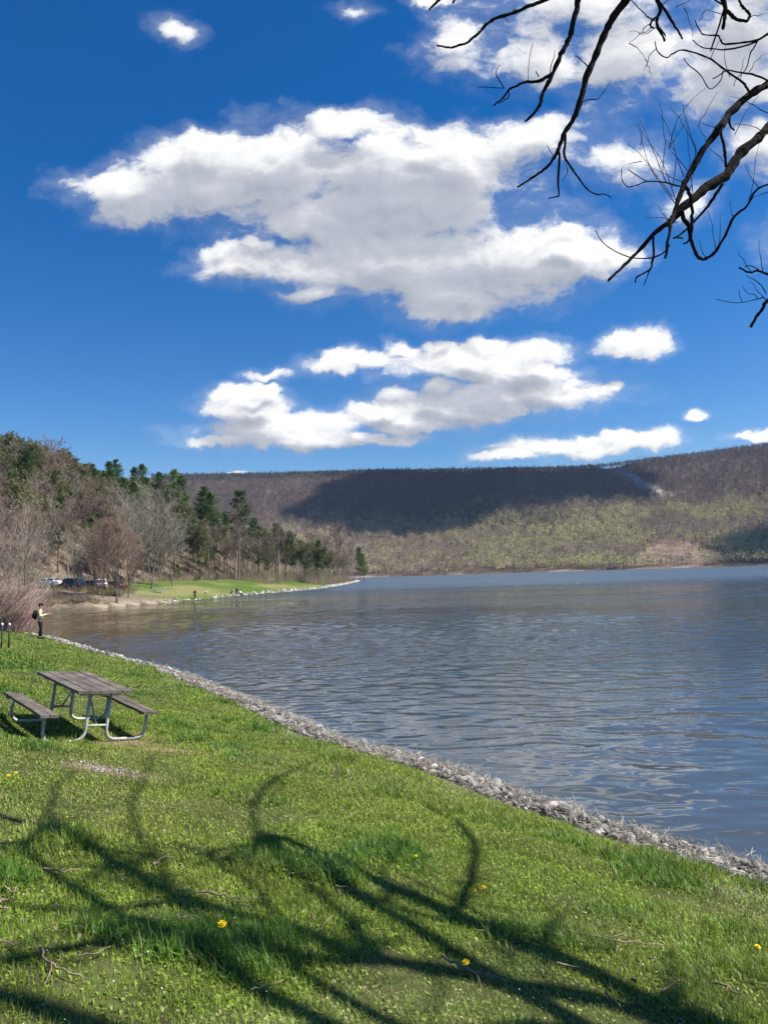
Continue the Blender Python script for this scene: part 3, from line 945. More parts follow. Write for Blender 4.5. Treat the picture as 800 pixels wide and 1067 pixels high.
g = np.random.default_rng(5)
PS = []
for (a, b, L_, nrm) in along_shore(3, 15, 0, 0):
    mid = np.hypot(*((a + b) / 2))
    per = 330 if mid < 14 else (170 if mid < 25 else 70)
    n = int(L_ * per)
    t = g.random(n)[:, None]; off = g.uniform(-.22, 1.5, n)[:, None] ** 1
    p = a + (b - a) * t + nrm * off
    s = np.clip(g.lognormal(-3.2, .52, n), .018, .12) * (.92 if mid < 14 else 1.05 if mid < 25 else 1.5)
    PS.append(np.column_stack([p, s, off]))
PS = np.concatenate(PS)
wob = (fbm(PS[:, 0] * 1.2, PS[:, 1] * 1.2, 2, 3) - .5)
PS = PS[(PS[:, 3] < 1.02 + .8 * wob)]
sdp = shore_sd(PS[:, 0], PS[:, 1]); PS = PS[(sdp > -.3)]
hp = height(PS[:, 0], PS[:, 1])
pz = np.maximum(hp, -.04) + PS[:, 2] * .25 + .05 * g.random(len(PS)) + .10 * np.exp(-((PS[:, 3] - .35) / .35) ** 2)
order = np.argsort(-PS[:, 2] / np.hypot(PS[:, 0], PS[:, 1]))
inview = []
for i in order:
    x_, y_, _ = proj((PS[i, 0], PS[i, 1], pz[i]))
    if 0 < x_ < 800 and PS[i, 1] > 1: inview.append(i)
    if len(inview) >= 290: break
indiv = set(inview)
RM = rot_mats(len(PS), g)
first = None
for k, i in enumerate(inview):
    o = link('stone', stones[k % 12])
    e = Matrix(RM[i].tolist()).to_euler()
    o.location = (PS[i, 0], PS[i, 1], pz[i]); s = PS[i, 2]
    o.rotation_euler = (e.x * .35, e.y * .35, e.z); o.scale = (s, s, s)
    tag(o, 'rough pale grey stone lying in the stone edging between lawn and water', 'stone', 'stones edging the lake bank')


def merge_instances(meshes, pos, rot, scl, pick):
    Vs, Fs, Cs, n = [], [], [], 0
    for j, me in enumerate(meshes):
        idx = np.nonzero(pick == j)[0]
        if not len(idx): continue
        nv = len(me.vertices); v = np.empty(nv * 3, np.float32); me.vertices.foreach_get('co', v); v = v.reshape(-1, 3)
        nf = len(me.polygons); k = me.polygons[0].loop_total
        f = np.empty(nf * k, np.int32); me.loops.foreach_get('vertex_index', f); f = f.reshape(nf, k)
        c = np.empty(nv * 4, np.float32); me.color_attributes['Col'].data.foreach_get('color', c); c = c.reshape(-1, 4)[:, :3]
        VV = np.einsum('nij,vj->nvi', rot[idx], v) * scl[idx][:, None, :] + pos[idx][:, None, :]
        FF = f[None] + (np.arange(len(idx)) * nv)[:, None, None] + n
        jit = np.random.default_rng(j).uniform(.75, 1.25, (len(idx), 1, 1))
        Vs.append(VV.reshape(-1, 3)); Fs.append(FF.reshape(-1, k)); Cs.append((c[None] * jit).reshape(-1, 3)); n += nv * len(idx)
    return np.concatenate(Vs), np.concatenate(Fs), np.concatenate(Cs)


rest = np.array([i for i in range(len(PS)) if i not in indiv])
Vm, Fm, Cm = merge_instances(low, np.column_stack([PS[rest, :2], pz[rest] - .02]), RM[rest], np.repeat(PS[rest, 2:3], 3, 1), np.arange(len(rest)) % 12)
me = faces_mesh('riprap', Vm, Fm, Cm)
tag(link('riprap', me, None, M['stone']), 'band of small pale broken stones along the lake edge', 'stones', kind='stuff')
# dry reed stalks and debris thrown up on the stones
n = 15000
k = g.integers(0, len(PS), n); dd = PS[k]
near_ = np.hypot(dd[:, 0], dd[:, 1]) < 30
P0 = np.column_stack([dd[:, :2] + g.normal(0, .08, (n, 2)), pz[k] + .02 + .05 * g.random(n)])[near_]
nn = len(P0); th = g.normal(2.2, .7, nn); ln = g.uniform(.04, .24, nn)
P1 = P0 + np.column_stack([np.cos(th) * ln, np.sin(th) * ln, g.normal(0, .035, nn)])
Vd, Fd = frusta(P0, P1, g.uniform(.002, .0055, nn), g.uniform(.001, .003, nn), 3)
cd = np.repeat(np.array([.46, .42, .35]) * g.uniform(.5, 1.25, (nn, 1)), 6, 0)
tag(link('dry_reeds', faces_mesh('dry_reeds', Vd, Fd, cd), None, M['wood']), 'dry pale reed stalks washed up on the bank stones', 'reeds', kind='stuff')
# far bank stones
PF = []
for (a, b, L_, nrm) in along_shore(22, 28, 0, 0):
    n = int(L_ * (5 if a[1] > 130 else 1.5))
    t = g.random(n)[:, None]; off = g.uniform(-.3, 1.4, n)[:, None]
    PF.append(np.column_stack([a + (b - a) * t + nrm * off, g.uniform(.15, .38, n), off]))
PF = np.concatenate(PF)
hf = height(PF[:, 0], PF[:, 1])
Vm, Fm, Cm = merge_instances(low, np.column_stack([PF[:, :2], np.maximum(hf, 0) + .12]), rot_mats(len(PF), g), np.repeat(PF[:, 2:3], 3, 1), np.arange(len(PF)) % 12)
tag(link('bank_stones', faces_mesh('bank_stones', Vm, Fm, Cm * 1.25), None, M['stone']), 'whitish stones lining the far bank below the green', 'stones', kind='stuff')
# gravel patch in front of the table
gc = hitground(115, 803)
n = 160
pg = np.column_stack([gc[0] + g.normal(0, .22, n), gc[1] + g.normal(0, .09, n)])
Vm, Fm, Cm = merge_instances(low, np.column_stack([pg, height(pg[:, 0], pg[:, 1]) + .004]), rot_mats(n, g), np.repeat(g.uniform(.01, .028, (n, 1)), 3, 1), np.arange(n) % 12)
tag(link('gravel', faces_mesh('gravel', Vm, Fm, Cm * .95), None, M['stone']), 'small patch of pale gravel in the grass before the picnic table', 'gravel', kind='stuff')

# ------------------------------------------------------------------ tree generator
def unit(v): return v / (np.linalg.norm(v, axis=-1, keepdims=True) + 1e-9)


def sprout(polys, radii, n, t0, ratio, spread, segs, g, upbias=.15, r_ratio=.55, len_abs=None, wig=.18, droop=0.0, rmin=.004):
    """children of many branch polylines. polys (N,S,3), radii (N,S)"""
    N, S, _ = polys.shape
    P = np.repeat(polys, n, 0); Rr = np.repeat(radii, n, 0)
    K = N * n
    t = g.uniform(t0, 1.0, K) * (S - 1)
    i = np.minimum(t.astype(int), S - 2); f = (t - i)[:, None]
    ar = np.arange(K)
    base = P[ar, i] * (1 - f) + P[ar, i + 1] * f
    rad = Rr[ar, i] * (1 - f[:, 0]) + Rr[ar, i + 1] * f[:, 0]
    dr = unit(P[ar, i + 1] - P[ar, i])
    plen = np.linalg.norm(np.diff(P, axis=1), axis=2).sum(1)
    side = unit(np.cross(dr, g.normal(size=(K, 3))))
    sp = spread * g.uniform(.6, 1.3, K)[:, None]
    d = unit(dr * np.cos(sp) + side * np.sin(sp) + np.array([0, 0, upbias]))
    Ln = (plen * ratio if len_abs is None else np.full(K, len_abs)) * g.uniform(.6, 1.25, K) * (1.15 - .5 * t / (S - 1))
    out = [base]
    cur = base
    for s in range(segs):
        d = unit(d + g.normal(size=(K, 3)) * wig + np.array([0, 0, upbias * .6 - droop * (s + 1)]))
        cur = cur + d * (Ln / segs)[:, None]
        out.append(cur)
    Q = np.stack(out, 1)
    rr_ = np.maximum(rad * r_ratio, rmin)[:, None] * np.linspace(1, .35, segs + 1)[None]
    return Q, rr_


def polys_mesh(PL, n):
    """list of (polys, radii) -> V,F"""
    P0, P1, R0, R1 = [], [], [], []
    for Q, r_ in PL:
        P0.append(Q[:, :-1].reshape(-1, 3)); P1.append(Q[:, 1:].reshape(-1, 3)); R0.append(r_[:, :-1].ravel()); R1.append(r_[:, 1:].ravel())
    return frusta(np.concatenate(P0), np.concatenate(P1), np.concatenate(R0), np.concatenate(R1), n)


def trunk_poly(H, r, g, lean=.03, segs=9, wig=.03):
    z = np.linspace(0, H, segs + 1)
    xy = np.cumsum(g.normal(0, wig * H / segs * 3, (segs + 1, 2)), 0); xy -= xy[0]
    xy += np.outer(z, g.normal(0, lean, 2))
    P = np.column_stack([xy, z])
    rad_ = r * (1 - .8 * z / H) ; rad_[0] *= 1.35
    return P[None], rad_[None]


def bare_tree(seed, H=17, twigc=(.19, .165, .125), trunkc=(.19, .16, .13), crown0=.35, spread=.75, nl=(16, 8, 7, 4), width=1.0, tw=.034):
    g = np.random.default_rng(seed)
    T, Tr = trunk_poly(H * .93, H * .0115, g)
    L1, R1_ = sprout(T, Tr, nl[0], crown0, 0.46 * width, spread, 5, g, .25, .55, wig=.14)
    L2, R2_ = sprout(L1, R1_, nl[1], .25, .5, .6, 4, g, .18, .55, wig=.2, rmin=.02)
    L3, R3_ = sprout(L2, R2_, nl[2], .2, .5, .6, 3, g, .15, .6, wig=.2, rmin=tw * .9)
    L4, R4_ = sprout(L3, R3_, nl[3], .2, .6, .6, 1, g, .15, .8, rmin=tw)
    Vt, Ft = polys_mesh([(T, Tr)], 7)
    Va, Fa = polys_mesh([(L1, R1_)], 4)
    Vb, Fb = polys_mesh([(L2, R2_), (L3, R3_), (L4, R4_)], 3)
    mt = faces_mesh('trunk', Vt, Ft, np.tile(np.array(trunkc), (len(Vt), 1)), True)
    Vc = np.concatenate([Va, Vb]); Fc = np.concatenate([Fa, Fb + len(Va)])
    hz_ = np.clip(Vc[:, 2:3] / H, 0, 1)
    nz = .75 + .5 * g.random((len(Vc) // 2 + 1, 1)).repeat(2, 0)[:len(Vc)]
    cc = (np.array(trunkc) * (1 - hz_) + np.array(twigc) * hz_) * nz
    mc = faces_mesh('crown', Vc, Fc, cc)
    mt.materials.append(M['wood']); mc.materials.append(M['wood'])
    return mt, mc


def leafy(base_mt, base_mc, seed, n, H, c, size=.22, lo=.35, keep='crown'):
    """add small buds and leaves to a bare crown's own mesh -> new mesh"""
    g = np.random.default_rng(seed)
    nv = len(base_mc.vertices); v = np.empty(nv * 3, np.float32); base_mc.vertices.foreach_get('co', v); v = v.reshape(-1, 3)
    cand = np.nonzero(v[:, 2] > H * lo)[0]
    P = v[g.choice(cand, n)] + g.normal(0, .15, (n, 3))
    a = unit(g.normal(size=(n, 3))); b = unit(np.cross(a, g.normal(size=(n, 3))))
    s = size * g.uniform(.5, 1.4, (n, 1))
    V = np.stack([P - a * s, P + b * s * .6, P + a * s, P - b * s * .6], 1).reshape(-1, 3)
    Fq = np.arange(n * 4).reshape(n, 4)
    col_ = np.repeat(np.array(c) * g.uniform(.6, 1.4, (n, 1)), 4, 0)
    nf = len(base_mc.polygons); f = np.empty(nf * 4, np.int32); base_mc.loops.foreach_get('vertex_index', f)
    cb = np.empty(nv * 4, np.float32); base_mc.color_attributes['Col'].data.foreach_get('color', cb); cb = cb.reshape(-1, 4)[:, :3]
    me = faces_mesh(keep, np.concatenate([v, V]), np.concatenate([f.reshape(nf, 4), Fq + nv]), np.concatenate([cb, col_]))
    me.materials.append(M['needles'])
    return base_mt, me


def pine_tree(seed, H=20, c=(.035, .062, .018), crown0=.3, wide=.2, n=150, bare_trunk=False):
    g = np.random.default_rng(seed)
    T, Tr = trunk_poly(H, H * .011, g, .015, wig=.01)
    K = n
    t = np.sort(g.uniform(crown0, 1, K))
    zz = t * H
    rel = (t - crown0) / (1 - crown0)
    Lb = H * wide * (1 - rel) ** .7 * g.uniform(.55, 1.2, K) * np.minimum(1, .45 + rel * 3) + .35
    th = g.uniform(0, 2 * PI, K)
    tz = np.interp(zz, T[0][:, 2], T[0][:, 0]); ty = np.interp(zz, T[0][:, 2], T[0][:, 1])
    B = np.column_stack([tz, ty, zz]); d = np.column_stack([np.cos(th), np.sin(th), .12 + .5 * rel])
    s = np.linspace(0, 1, 4)
    Q = B[:, None] + d[:, None] * (Lb[:, None] * s)[..., None] + np.array([0, 0, 1.0]) * (.12 * Lb[:, None] * s ** 2)[..., None]
    Rb = np.full((K, 4), 1.0) * np.array([.06, .045, .03, .012]) * (H / 20)
    Va, Fa = polys_mesh([(Q, Rb)], 3)
    # needle tufts
    m_ = 40
    idx = np.repeat(np.arange(K), m_)
    tt_ = g.uniform(.25, 1.05, K * m_)
    P = B[idx] + d[idx] * (Lb[idx] * tt_)[:, None] + np.array([0, 0, 1.0]) * (.12 * Lb[idx] * tt_ ** 2)[:, None]
    P = P + g.normal(0, 1, (K * m_, 3)) * np.array([.36, .36, .2]) * (.5 + .2 * Lb[idx])[:, None]
    a = unit(d[idx] * .8 + g.normal(size=(K * m_, 3)) * .7 + np.array([0, 0, .4]))
    b = unit(np.cross(a, g.normal(size=(K * m_, 3))))
    s = g.uniform(.16, .44, (K * m_, 1)) * (H / 20) ** .5
    V = np.stack([P - a * s * .3, P + b * s * .3, P + a * s, P - b * s * .3], 1).reshape(-1, 3)
    nq = K * m_
    cl = np.repeat(np.array(c) * (g.uniform(.6, 1.5, K)[idx] * g.uniform(.75, 1.25, nq))[:, None], 4, 0)
    mt = faces_mesh('trunk', *polys_mesh([(T, Tr)], 7), np.tile(np.array([.16, .125, .10]), (len(T[0]) * 14 - 14, 1)), True)
    Vc = np.concatenate([Va, V]); Fc = np.concatenate([Fa, np.arange(nq * 4).reshape(nq, 4) + len(Va)])
    cc = np.concatenate([np.tile(np.array([.10, .08, .065]), (len(Va), 1)), cl])
    mc = faces_mesh('crown', Vc, Fc, cc)
    mt.materials.append(M['wood']); mc.materials.append(M['needles'])
    return mt, mc


def plant_tree(pair, name, x, y, s, label, cat, group, rz=None, z=None, sz=None):
    e = empty(name, (x, y, (hz(x, y) if z is None else z) - .1), random.uniform(0, 6.28) if rz is None else rz)
    s = s * 1.0
    e.scale = (s, s, s if sz is None else sz)
    link('trunk', pair[0], e); link('crown', pair[1], e)
    tag(e, label, cat, group)
    return e


BARES = [bare_tree(100 + i, 17, twigc=c, trunkc=tcx, crown0=c0, width=w_) for i, (c, tcx, c0, w_) in enumerate((
    ((.22, .18, .14), (.19, .16, .13), .4, 1.0), ((.20, .18, .13), (.24, .21, .18), .48, .85), ((.235, .18, .145), (.17, .14, .12), .35, 1.1),
    ((.19, .175, .14), (.22, .2, .17), .5, .9), ((.25, .205, .16), (.26, .22, .18), .42, 1.0), ((.19, .155, .125), (.15, .13, .11), .38, 1.05)))]
BUDS = [leafy(*BARES[0], 1, 4200, 17, (.15, .17, .055)), leafy(*BARES[3], 2, 3600, 17, (.16, .165, .06)), leafy(*BARES[5], 3, 3200, 17, (.11, .145, .05))]
PINES = [pine_tree(200, 20, (.085, .145, .036), .30), pine_tree(201, 20, (.07, .125, .034), .38, .19), pine_tree(202, 20, (.10, .17, .036), .22, .22), pine_tree(203, 20, (.06, .105, .034), .5, .20, 70)]
HEM = [pine_tree(210, 12, (.075, .115, .035), .08, .26, 80)]

# hand-placed trees: (kind, px, distance, apex py)
def at_px(px, dist):
    d = ray(px, 600)
    h = np.array([d[0], d[1]]); h /= np.linalg.norm(h)
    return h[0] * dist, h[1] * dist


def place_px(pair, Hp, name, px, dist, top, label, cat, group, wide=1.0):
    x, y = at_px(px, dist); z = hz(x, y)
    # world height of the apex on the sight line
    lo_, hi_ = z, z + 60
    for _ in range(40):
        mid = (lo_ + hi_) / 2
        if proj((x, y, mid))[1] > top: lo_ = mid
        else: hi_ = mid
    Ht = max(2.0, mid - z + .1)
    s = Ht / Hp
    e = plant_tree(pair, name, x, y, s * wide, label, cat, group, sz=s)
    return (x, y)


taken = []
G_P = 'pine trees on the left hillside'
for k, (px, dist, top, kind, lab) in enumerate((
        (84, 205, 490, 2, 'tall bright green pine standing up the slope above the parked cars, broadest of the pines'),
        (113, 255, 482, 0, 'green pine breaking the left skyline, first to the right of the skyline dip'),
        (122, 262, 480, 1, 'green pine on the skyline crowded beside its twin above the bare woods'),
        (140, 262, 488, 0, 'dark green pine on the skyline between two lower crowns'),
        (150, 250, 485, 2, 'pointed green pine on the skyline above the round grey shrub tree'),
        (167, 250, 493, 1, 'green pine on the hill crest where the skyline starts to fall'),
        (181, 248, 490, 2, 'full pointed green pine high on the falling skyline'),
        (190, 240, 497, 0, 'green pine leaning into its neighbour on the falling skyline'),
        (212, 236, 508, 1, 'flat topped green pine low on the falling skyline'),
        (222, 232, 514, 2, 'small flat topped pine beside the flat topped green pine'),
        (249, 190, 512, 3, 'dark green pine with a tall pale bare trunk near the picnic green'),
        (200, 205, 540, 0, 'green pine half hidden in the middle of the wood below the skyline'),
        (215, 200, 548, 2, 'mid green pine in front of bare trees above the green'),
        (16, 240, 478, 0, 'olive green pine far up the hill at the left side of the photo'),
        (35, 262, 465, 1, 'olive pine on the top of the hill at far left'),
        (60, 262, 470, 0, 'olive green pine on the crest above the tallest bright pine'),
        (72, 262, 472, 2, 'green pine touching the crest left of the skyline dip'),
        (5, 262, 462, 1, 'pine on the hill crest at the very left edge'),
        (375, 395, 571, 0, 'dark pine at the end of the wooded point over the lake'),
        (379, 400, 577, 2, 'last small pine on the tip of the wooded point'),
        (264, 235, 541, 1, 'dark pine crown showing behind the bare trees right of the tall trunk'),
        (287, 290, 546, 3, 'dark evergreen top behind the reddish bare trees of the point'))):
    Hp = 20
    taken.append(place_px(PINES[kind], Hp, 'pine_tree', px, dist, top, lab, 'pine tree', G_P))
for (px, dist, top, lab) in ((328, 262, 585, 'low dark green evergreen by the lakeside of the point'), (318, 250, 590, 'small rounded evergreen bush behind the white stones'),
                             (208, 172, 584, 'short yellowish evergreen at the wood edge above the green'), (186, 170, 588, 'short olive evergreen in front of dark trunks at the wood edge'),
                             (348, 300, 595, 'low evergreen bush beside the water near the point'), (297, 225, 598, 'wide low evergreen bush behind the picnic green'),
                             (226, 178, 590, 'dark low evergreen at the foot of the tall wood')):
    taken.append(place_px(HEM[0], 12, 'evergreen_shrub', px, dist, top, lab, 'shrub', 'low evergreens at the wood edge'))
# distinct bare trees
RED = bare_tree(120, 12, twigc=(.29, .215, .165), trunkc=(.15, .12, .10), crown0=.08, spread=.8, width=1.5, nl=(18, 8, 6, 4), tw=.016)
GREY = bare_tree(121, 12, twigc=(.27, .25, .20), trunkc=(.2, .18, .15), crown0=.12, spread=.85, width=1.6, nl=(18, 8, 6, 4), tw=.018)
PALE = bare_tree(122, 16, twigc=(.25, .19, .155), trunkc=(.5, .46, .40), crown0=.3, width=.9)
TIPT = bare_tree(123, 17, twigc=(.24, .185, .15), trunkc=(.3, .26, .22), crown0=.15, width=1.0, nl=(18, 7, 6, 4))
for (pair, Hp, px, dist, top, lab, wd_) in (
        (RED, 12, 122, 112, 548, 'wide reddish brown bare tree leaning over the cove shore beside the parked cars', 1.15),
        (RED, 12, 108, 116, 566, 'reddish bare tree between the two rusty ones', .9),
        (GREY, 12, 78, 116, 572, 'small pale bare tree before the dark blue car', .8),
        (GREY, 12, 34, 112, 566, 'pale bare tree left of the white car', 1.0),
        (RED, 12, 134, 118, 562, 'rusty bare tree overlapping the wide one on its right side', .95),
        (RED, 12, 98, 118, 560, 'smaller rusty bare tree in front of the parked cars', .95),
        (GREY, 12, 158, 140, 535, 'round pale grey bare tree with a dense crown on the far bank', 1.1),
        (GREY, 12, 180, 150, 558, 'low grey bare tree at the right of the round pale one', 1.0),
        (GREY, 12, 140, 150, 545, 'grey bare tree between the rusty tree and the round pale one', 1.0),
        (PALE, 16, 292, 215, 552, 'white barked forked tree standing above the white stones of the point', .9),
        (PALE, 16, 246, 188, 540, 'slender pale trunked bare tree beside the tall pine', .7),
        (TIPT, 17, 353, 330, 552, 'tall pale reddish bare tree near the tip of the point', .9),
        (TIPT, 17, 340, 290, 566, 'pale bare tree left of the tallest tree near the tip', .8),
        (TIPT, 17, 366, 370, 568, 'last bare tree before the pines on the tip', .9),
        (TIPT, 17, 325, 270, 560, 'pinkish bare tree on the waterside of the point', .8)):
    taken.append(place_px(pair, Hp, 'bare_tree', px, dist, top, lab, 'tree', 'distinct bare trees on the far bank', wd_))

# the wood on the hill
g = np.random.default_rng(77)
cand = []
tk = np.array(taken)
for dist in np.geomspace(104, 400, 115):
    aw = 4.0 * (dist / 160) ** .35
    for azd in np.arange(-30.5, -1.5, math.degrees(aw / dist)):
        a = math.radians(azd + g.uniform(-.5, .5) * math.degrees(aw / dist)); d_ = dist * (1 + g.uniform(-.02, .02))
        cand.append((d_ * math.sin(a), d_ * math.cos(a)))
cand = np.array(cand)
sdc = shore_sd(cand[:, 0], cand[:, 1])
azc = np.degrees(np.arctan2(cand[:, 0], cand[:, 1])); dc_ = np.hypot(cand[:, 0], cand[:, 1])
pts = []
for i in g.permutation(len(cand)):
    x, y = cand[i]; d = sdc[i]; dist = dc_[i]
    green_ = 118 < y < 215
    lim = 27 if y < 150 else (22 if y < 185 else (13 if y < 215 else 3))
    if d < lim: continue
    sp_ = 3.5 if dist < 230 else 5.2
    if len(tk) and np.min(np.hypot(tk[:, 0] - x, tk[:, 1] - y)) < 3.0: continue
    if pts:
        q = np.array(pts)
        if np.min(np.hypot(q[:, 0] - x, q[:, 1] - y)) < sp_: continue
    if d > 175: continue
    pts.append((x, y))
pts = np.array(pts)
hs = np.hypot(pts[:, 0], pts[:, 1]); o_ = np.argsort(hs); pts = pts[o_]
NIND = 430
SKYL = np.array([(-60, 452), (0, 458), (60, 467), (90, 481), (115, 484), (130, 494), (150, 496), (165, 503), (185, 503), (200, 515), (225, 526), (250, 528), (270, 533), (300, 543), (330, 556), (355, 560), (370, 573), (382, 588)], float)
ALL = [('bare_tree', p, 17) for p in BARES] + [('budding_tree', p, 17) for p in BUDS] + [('pine_tree', p, 20) for p in PINES[:2]]
pick = g.choice(len(ALL), len(pts), p=np.array([.09, .09, .09, .08, .09, .08, .14, .12, .12, .05, .05]))
hi_up = (shore_sd(pts[:, 0], pts[:, 1]) > 50) & (g.random(len(pts)) < .42)
pick[hi_up] = g.integers(9, 11, hi_up.sum())
for i in range(min(NIND, len(pts))):
    x, y = pts[i]; k = pick[i]
    nm, pair, Hp = ALL[k]
    d = shore_sd(np.array([x]), np.array([y]))[0]
    s = g.uniform(.5, .8) * (.85 if y > 230 else 1.0)
    dist = math.hypot(x, y); azd = math.degrees(math.atan2(x, y))
    zg = hz(x, y); bx_ = proj((x, y, zg))[0]; lim_ = np.interp(bx_, SKYL[:, 0], SKYL[:, 1]) + g.uniform(0, 9) + (24 if (nm != 'pine_tree' and 95 < bx_ < 264) else 0)
    for _ in range(30):
        if proj((x, y, zg + Hp * s * .97))[1] < lim_ and s > .42: s *= .96
    zone = ('above the parked cars' if azd < -19 else 'behind the picnic green' if azd < -10 else 'on the wooded point')
    if nm == 'bare_tree': lab, cat, gr_ = 'brown leafless tree standing in the hillside wood ' + zone, 'tree', 'leafless trees in the hillside wood'
    elif nm == 'budding_tree': lab, cat, gr_ = 'tree with sparse fresh olive leaves in the hillside wood ' + zone, 'tree', 'budding trees in the hillside wood'
    else: lab, cat, gr_ = 'ordinary green pine mixed among bare trees in the wood ' + zone, 'pine tree', G_P
    plant_tree(pair, nm, x, y, s, lab, cat, gr_)
rest_ = pts[NIND:]
print('hill trees', len(pts), 'rest', len(rest_))
if len(rest_):
    lowp = [bare_tree(300 + i, 17, crown0=.35, nl=(10, 6, 4, 2), tw=.05, twigc=c) for i, c in enumerate(((.21, .175, .135), (.15, .165, .075), (.235, .19, .15)))]
    jm = []
    for mt_, mc_ in lowp: jm += [mt_, mc_]
    n = len(rest_); zz = height(rest_[:, 0], rest_[:, 1])
    th = g.uniform(0, 6.28, n); RMz = np.zeros((n, 3, 3)); RMz[:, 0, 0] = np.cos(th); RMz[:, 0, 1] = -np.sin(th); RMz[:, 1, 0] = np.sin(th); RMz[:, 1, 1] = np.cos(th); RMz[:, 2, 2] = 1
    sc_ = np.repeat(g.uniform(.5, .72, (n, 1)), 3, 1); pk = g.integers(0, 3, n)
    for q in range(n):
        bx_ = proj((rest_[q, 0], rest_[q, 1], zz[q]))[0]; lim_ = np.interp(bx_, SKYL[:, 0], SKYL[:, 1]) + g.uniform(0, 9) + (20 if 95 < bx_ < 264 else 0)
        for _ in range(25):
            if proj((rest_[q, 0], rest_[q, 1], zz[q] + 16.5 * sc_[q, 0]))[1] < lim_ and sc_[q, 0] > .2: sc_[q] *= .95
    pos = np.column_stack([rest_, zz - .1])
    A1 = merge_instances([x for x in jm[0::2]], pos, RMz, sc_, pk); A2 = merge_instances([x for x in jm[1::2]], pos, RMz, sc_, pk)
    me = faces_mesh('distant_wood', np.concatenate([A1[0], A2[0]]), np.concatenate([A1[1], A2[1] + len(A1[0])]), np.concatenate([A1[2], A2[2]]))
    tag(link('distant_wood', me, None, M['forest']), 'mass of leafless trees filling the far side of the left hill', 'woodland', kind='stuff')
# undergrowth along the wood edge
n = 15000
a = np.radians(g.uniform(-30, -1.5, n)); d_ = g.uniform(98, 380, n)
ux, uy = d_ * np.sin(a), d_ * np.cos(a); us = shore_sd(ux, uy)
lim = np.where(uy < 150, 25, np.where(uy < 185, 20, np.where(uy < 215, 10, 1.5)))
k = (us > lim) & (us < lim + 40); ux, uy = ux[k], uy[k]; n = len(ux); uz = height(ux, uy)
m_ = 9
B = np.repeat(np.column_stack([ux, uy, uz]), m_, 0) + g.normal(0, .35, (n * m_, 3)) * np.array([1, 1, 0])
d3 = unit(g.normal(size=(n * m_, 3)) * .5 + np.array([0, 0, .8])); ln = g.uniform(.5, 2.9, n * m_)[:, None] * np.repeat(g.uniform(.5, 1.3, n), m_)[:, None]
Vd, Fd = frusta(B, B + d3 * ln, np.full(n * m_, .03), np.full(n * m_, .012), 3)
cd = np.repeat(np.repeat(np.array([[.29, .235, .175], [.34, .28, .21], [.21, .22, .11], [.31, .22, .17]])[g.integers(0, 4, n)], m_, 0), 6, 0)
tag(link('undergrowth', faces_mesh('undergrowth', Vd, Fd, cd), None, M['forest']), 'brown brush and saplings along the edge of the wood', 'undergrowth', kind='stuff')

n = 1500
a = np.radians(g.uniform(-29, -15, n)); d_ = g.uniform(96, 134, n)
ux, uy = d_ * np.sin(a), d_ * np.cos(a); us = shore_sd(ux, uy)
k = (us > 1.2) & (us < 19) & (fbm(ux * .13, uy * .13, 3, 91) > .46 + .14 * (a > -.32)); ux, uy = ux[k], uy[k]; n = len(ux); uz = height(ux, uy)
m_ = 16
B = np.repeat(np.column_stack([ux, uy, uz]), m_, 0) + g.normal(0, .3, (n * m_, 3)) * np.array([1, 1, 0])
d3 = unit(g.normal(size=(n * m_, 3)) * .6 + np.array([0, 0, .8])); ln = g.uniform(.25, 1.3, n * m_)[:, None]
Vd, Fd = frusta(B, B + d3 * ln, np.full(n * m_, .022), np.full(n * m_, .01), 3)
cd = np.repeat(np.repeat(np.array([[.22, .17, .11], [.27, .21, .14], [.17, .18, .07], [.30, .25, .16]])[g.integers(0, 4, n)], m_, 0), 6, 0)
tag(link('bank_brush', faces_mesh('bank_brush', Vd, Fd, cd), None, M['forest']), 'dry weeds and low brush on the cove bank below the parked cars', 'brush', kind='stuff')

# ------------------------------------------------------------------ woodland on the long ridge
g = np.random.default_rng(99)
N = 38000
a = np.radians(g.uniform(-17.5, 31, N)); r_ = np.sqrt(g.uniform(864 ** 2, 1725 ** 2, N)); r_[:3500] = g.uniform(1640, 1725, 3500)
x, y = r_ * np.sin(a), r_ * np.cos(a); z = height(x, y)
s01 = (r_ - RF) / (RR - RF)
k = (z > .5) & (shore_sd(x, y) < -20)
k &= ~((seg_dist(x, y, cut_pts) < 10) & (s01 < .965))
k &= ~(in_poly(x, y, clear_poly) & (g.random(N) > .18))
x, y, z, r_, s01, a = x[k], y[k], z[k], r_[k], s01[k], a[k]
n = len(x); azd = np.degrees(a)
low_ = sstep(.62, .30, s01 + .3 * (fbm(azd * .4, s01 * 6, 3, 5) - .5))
patch = fbm(x * .012, y * .012, 3, 55)
kind = g.random(n)
# 0 bare, 1 pale budding, 2 evergreen
kd = np.zeros(n, int)
right = sstep(2, 14, azd)
kd[kind < (.14 + .42 * right) * low_ * sstep(.35, .6, patch) * 1.4] = 1
ev = (g.random(n) < .55 * np.exp(-((azd - 9) / 5) ** 2 - ((s01 - .42) / .10) ** 2)) | (g.random(n) < .05) | ((s01 > .93) & (azd < 16) & (g.random(n) < .5))
kd[ev] = 2
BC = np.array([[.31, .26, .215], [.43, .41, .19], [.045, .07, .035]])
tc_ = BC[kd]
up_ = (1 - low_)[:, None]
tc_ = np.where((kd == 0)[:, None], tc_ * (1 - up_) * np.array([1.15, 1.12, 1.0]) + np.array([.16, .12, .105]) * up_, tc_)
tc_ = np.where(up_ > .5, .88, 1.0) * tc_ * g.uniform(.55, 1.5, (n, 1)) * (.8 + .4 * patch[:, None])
yel = (g.random(n) < .06) & (low_ > .5)
tc_[yel] = (.44, .43, .13)
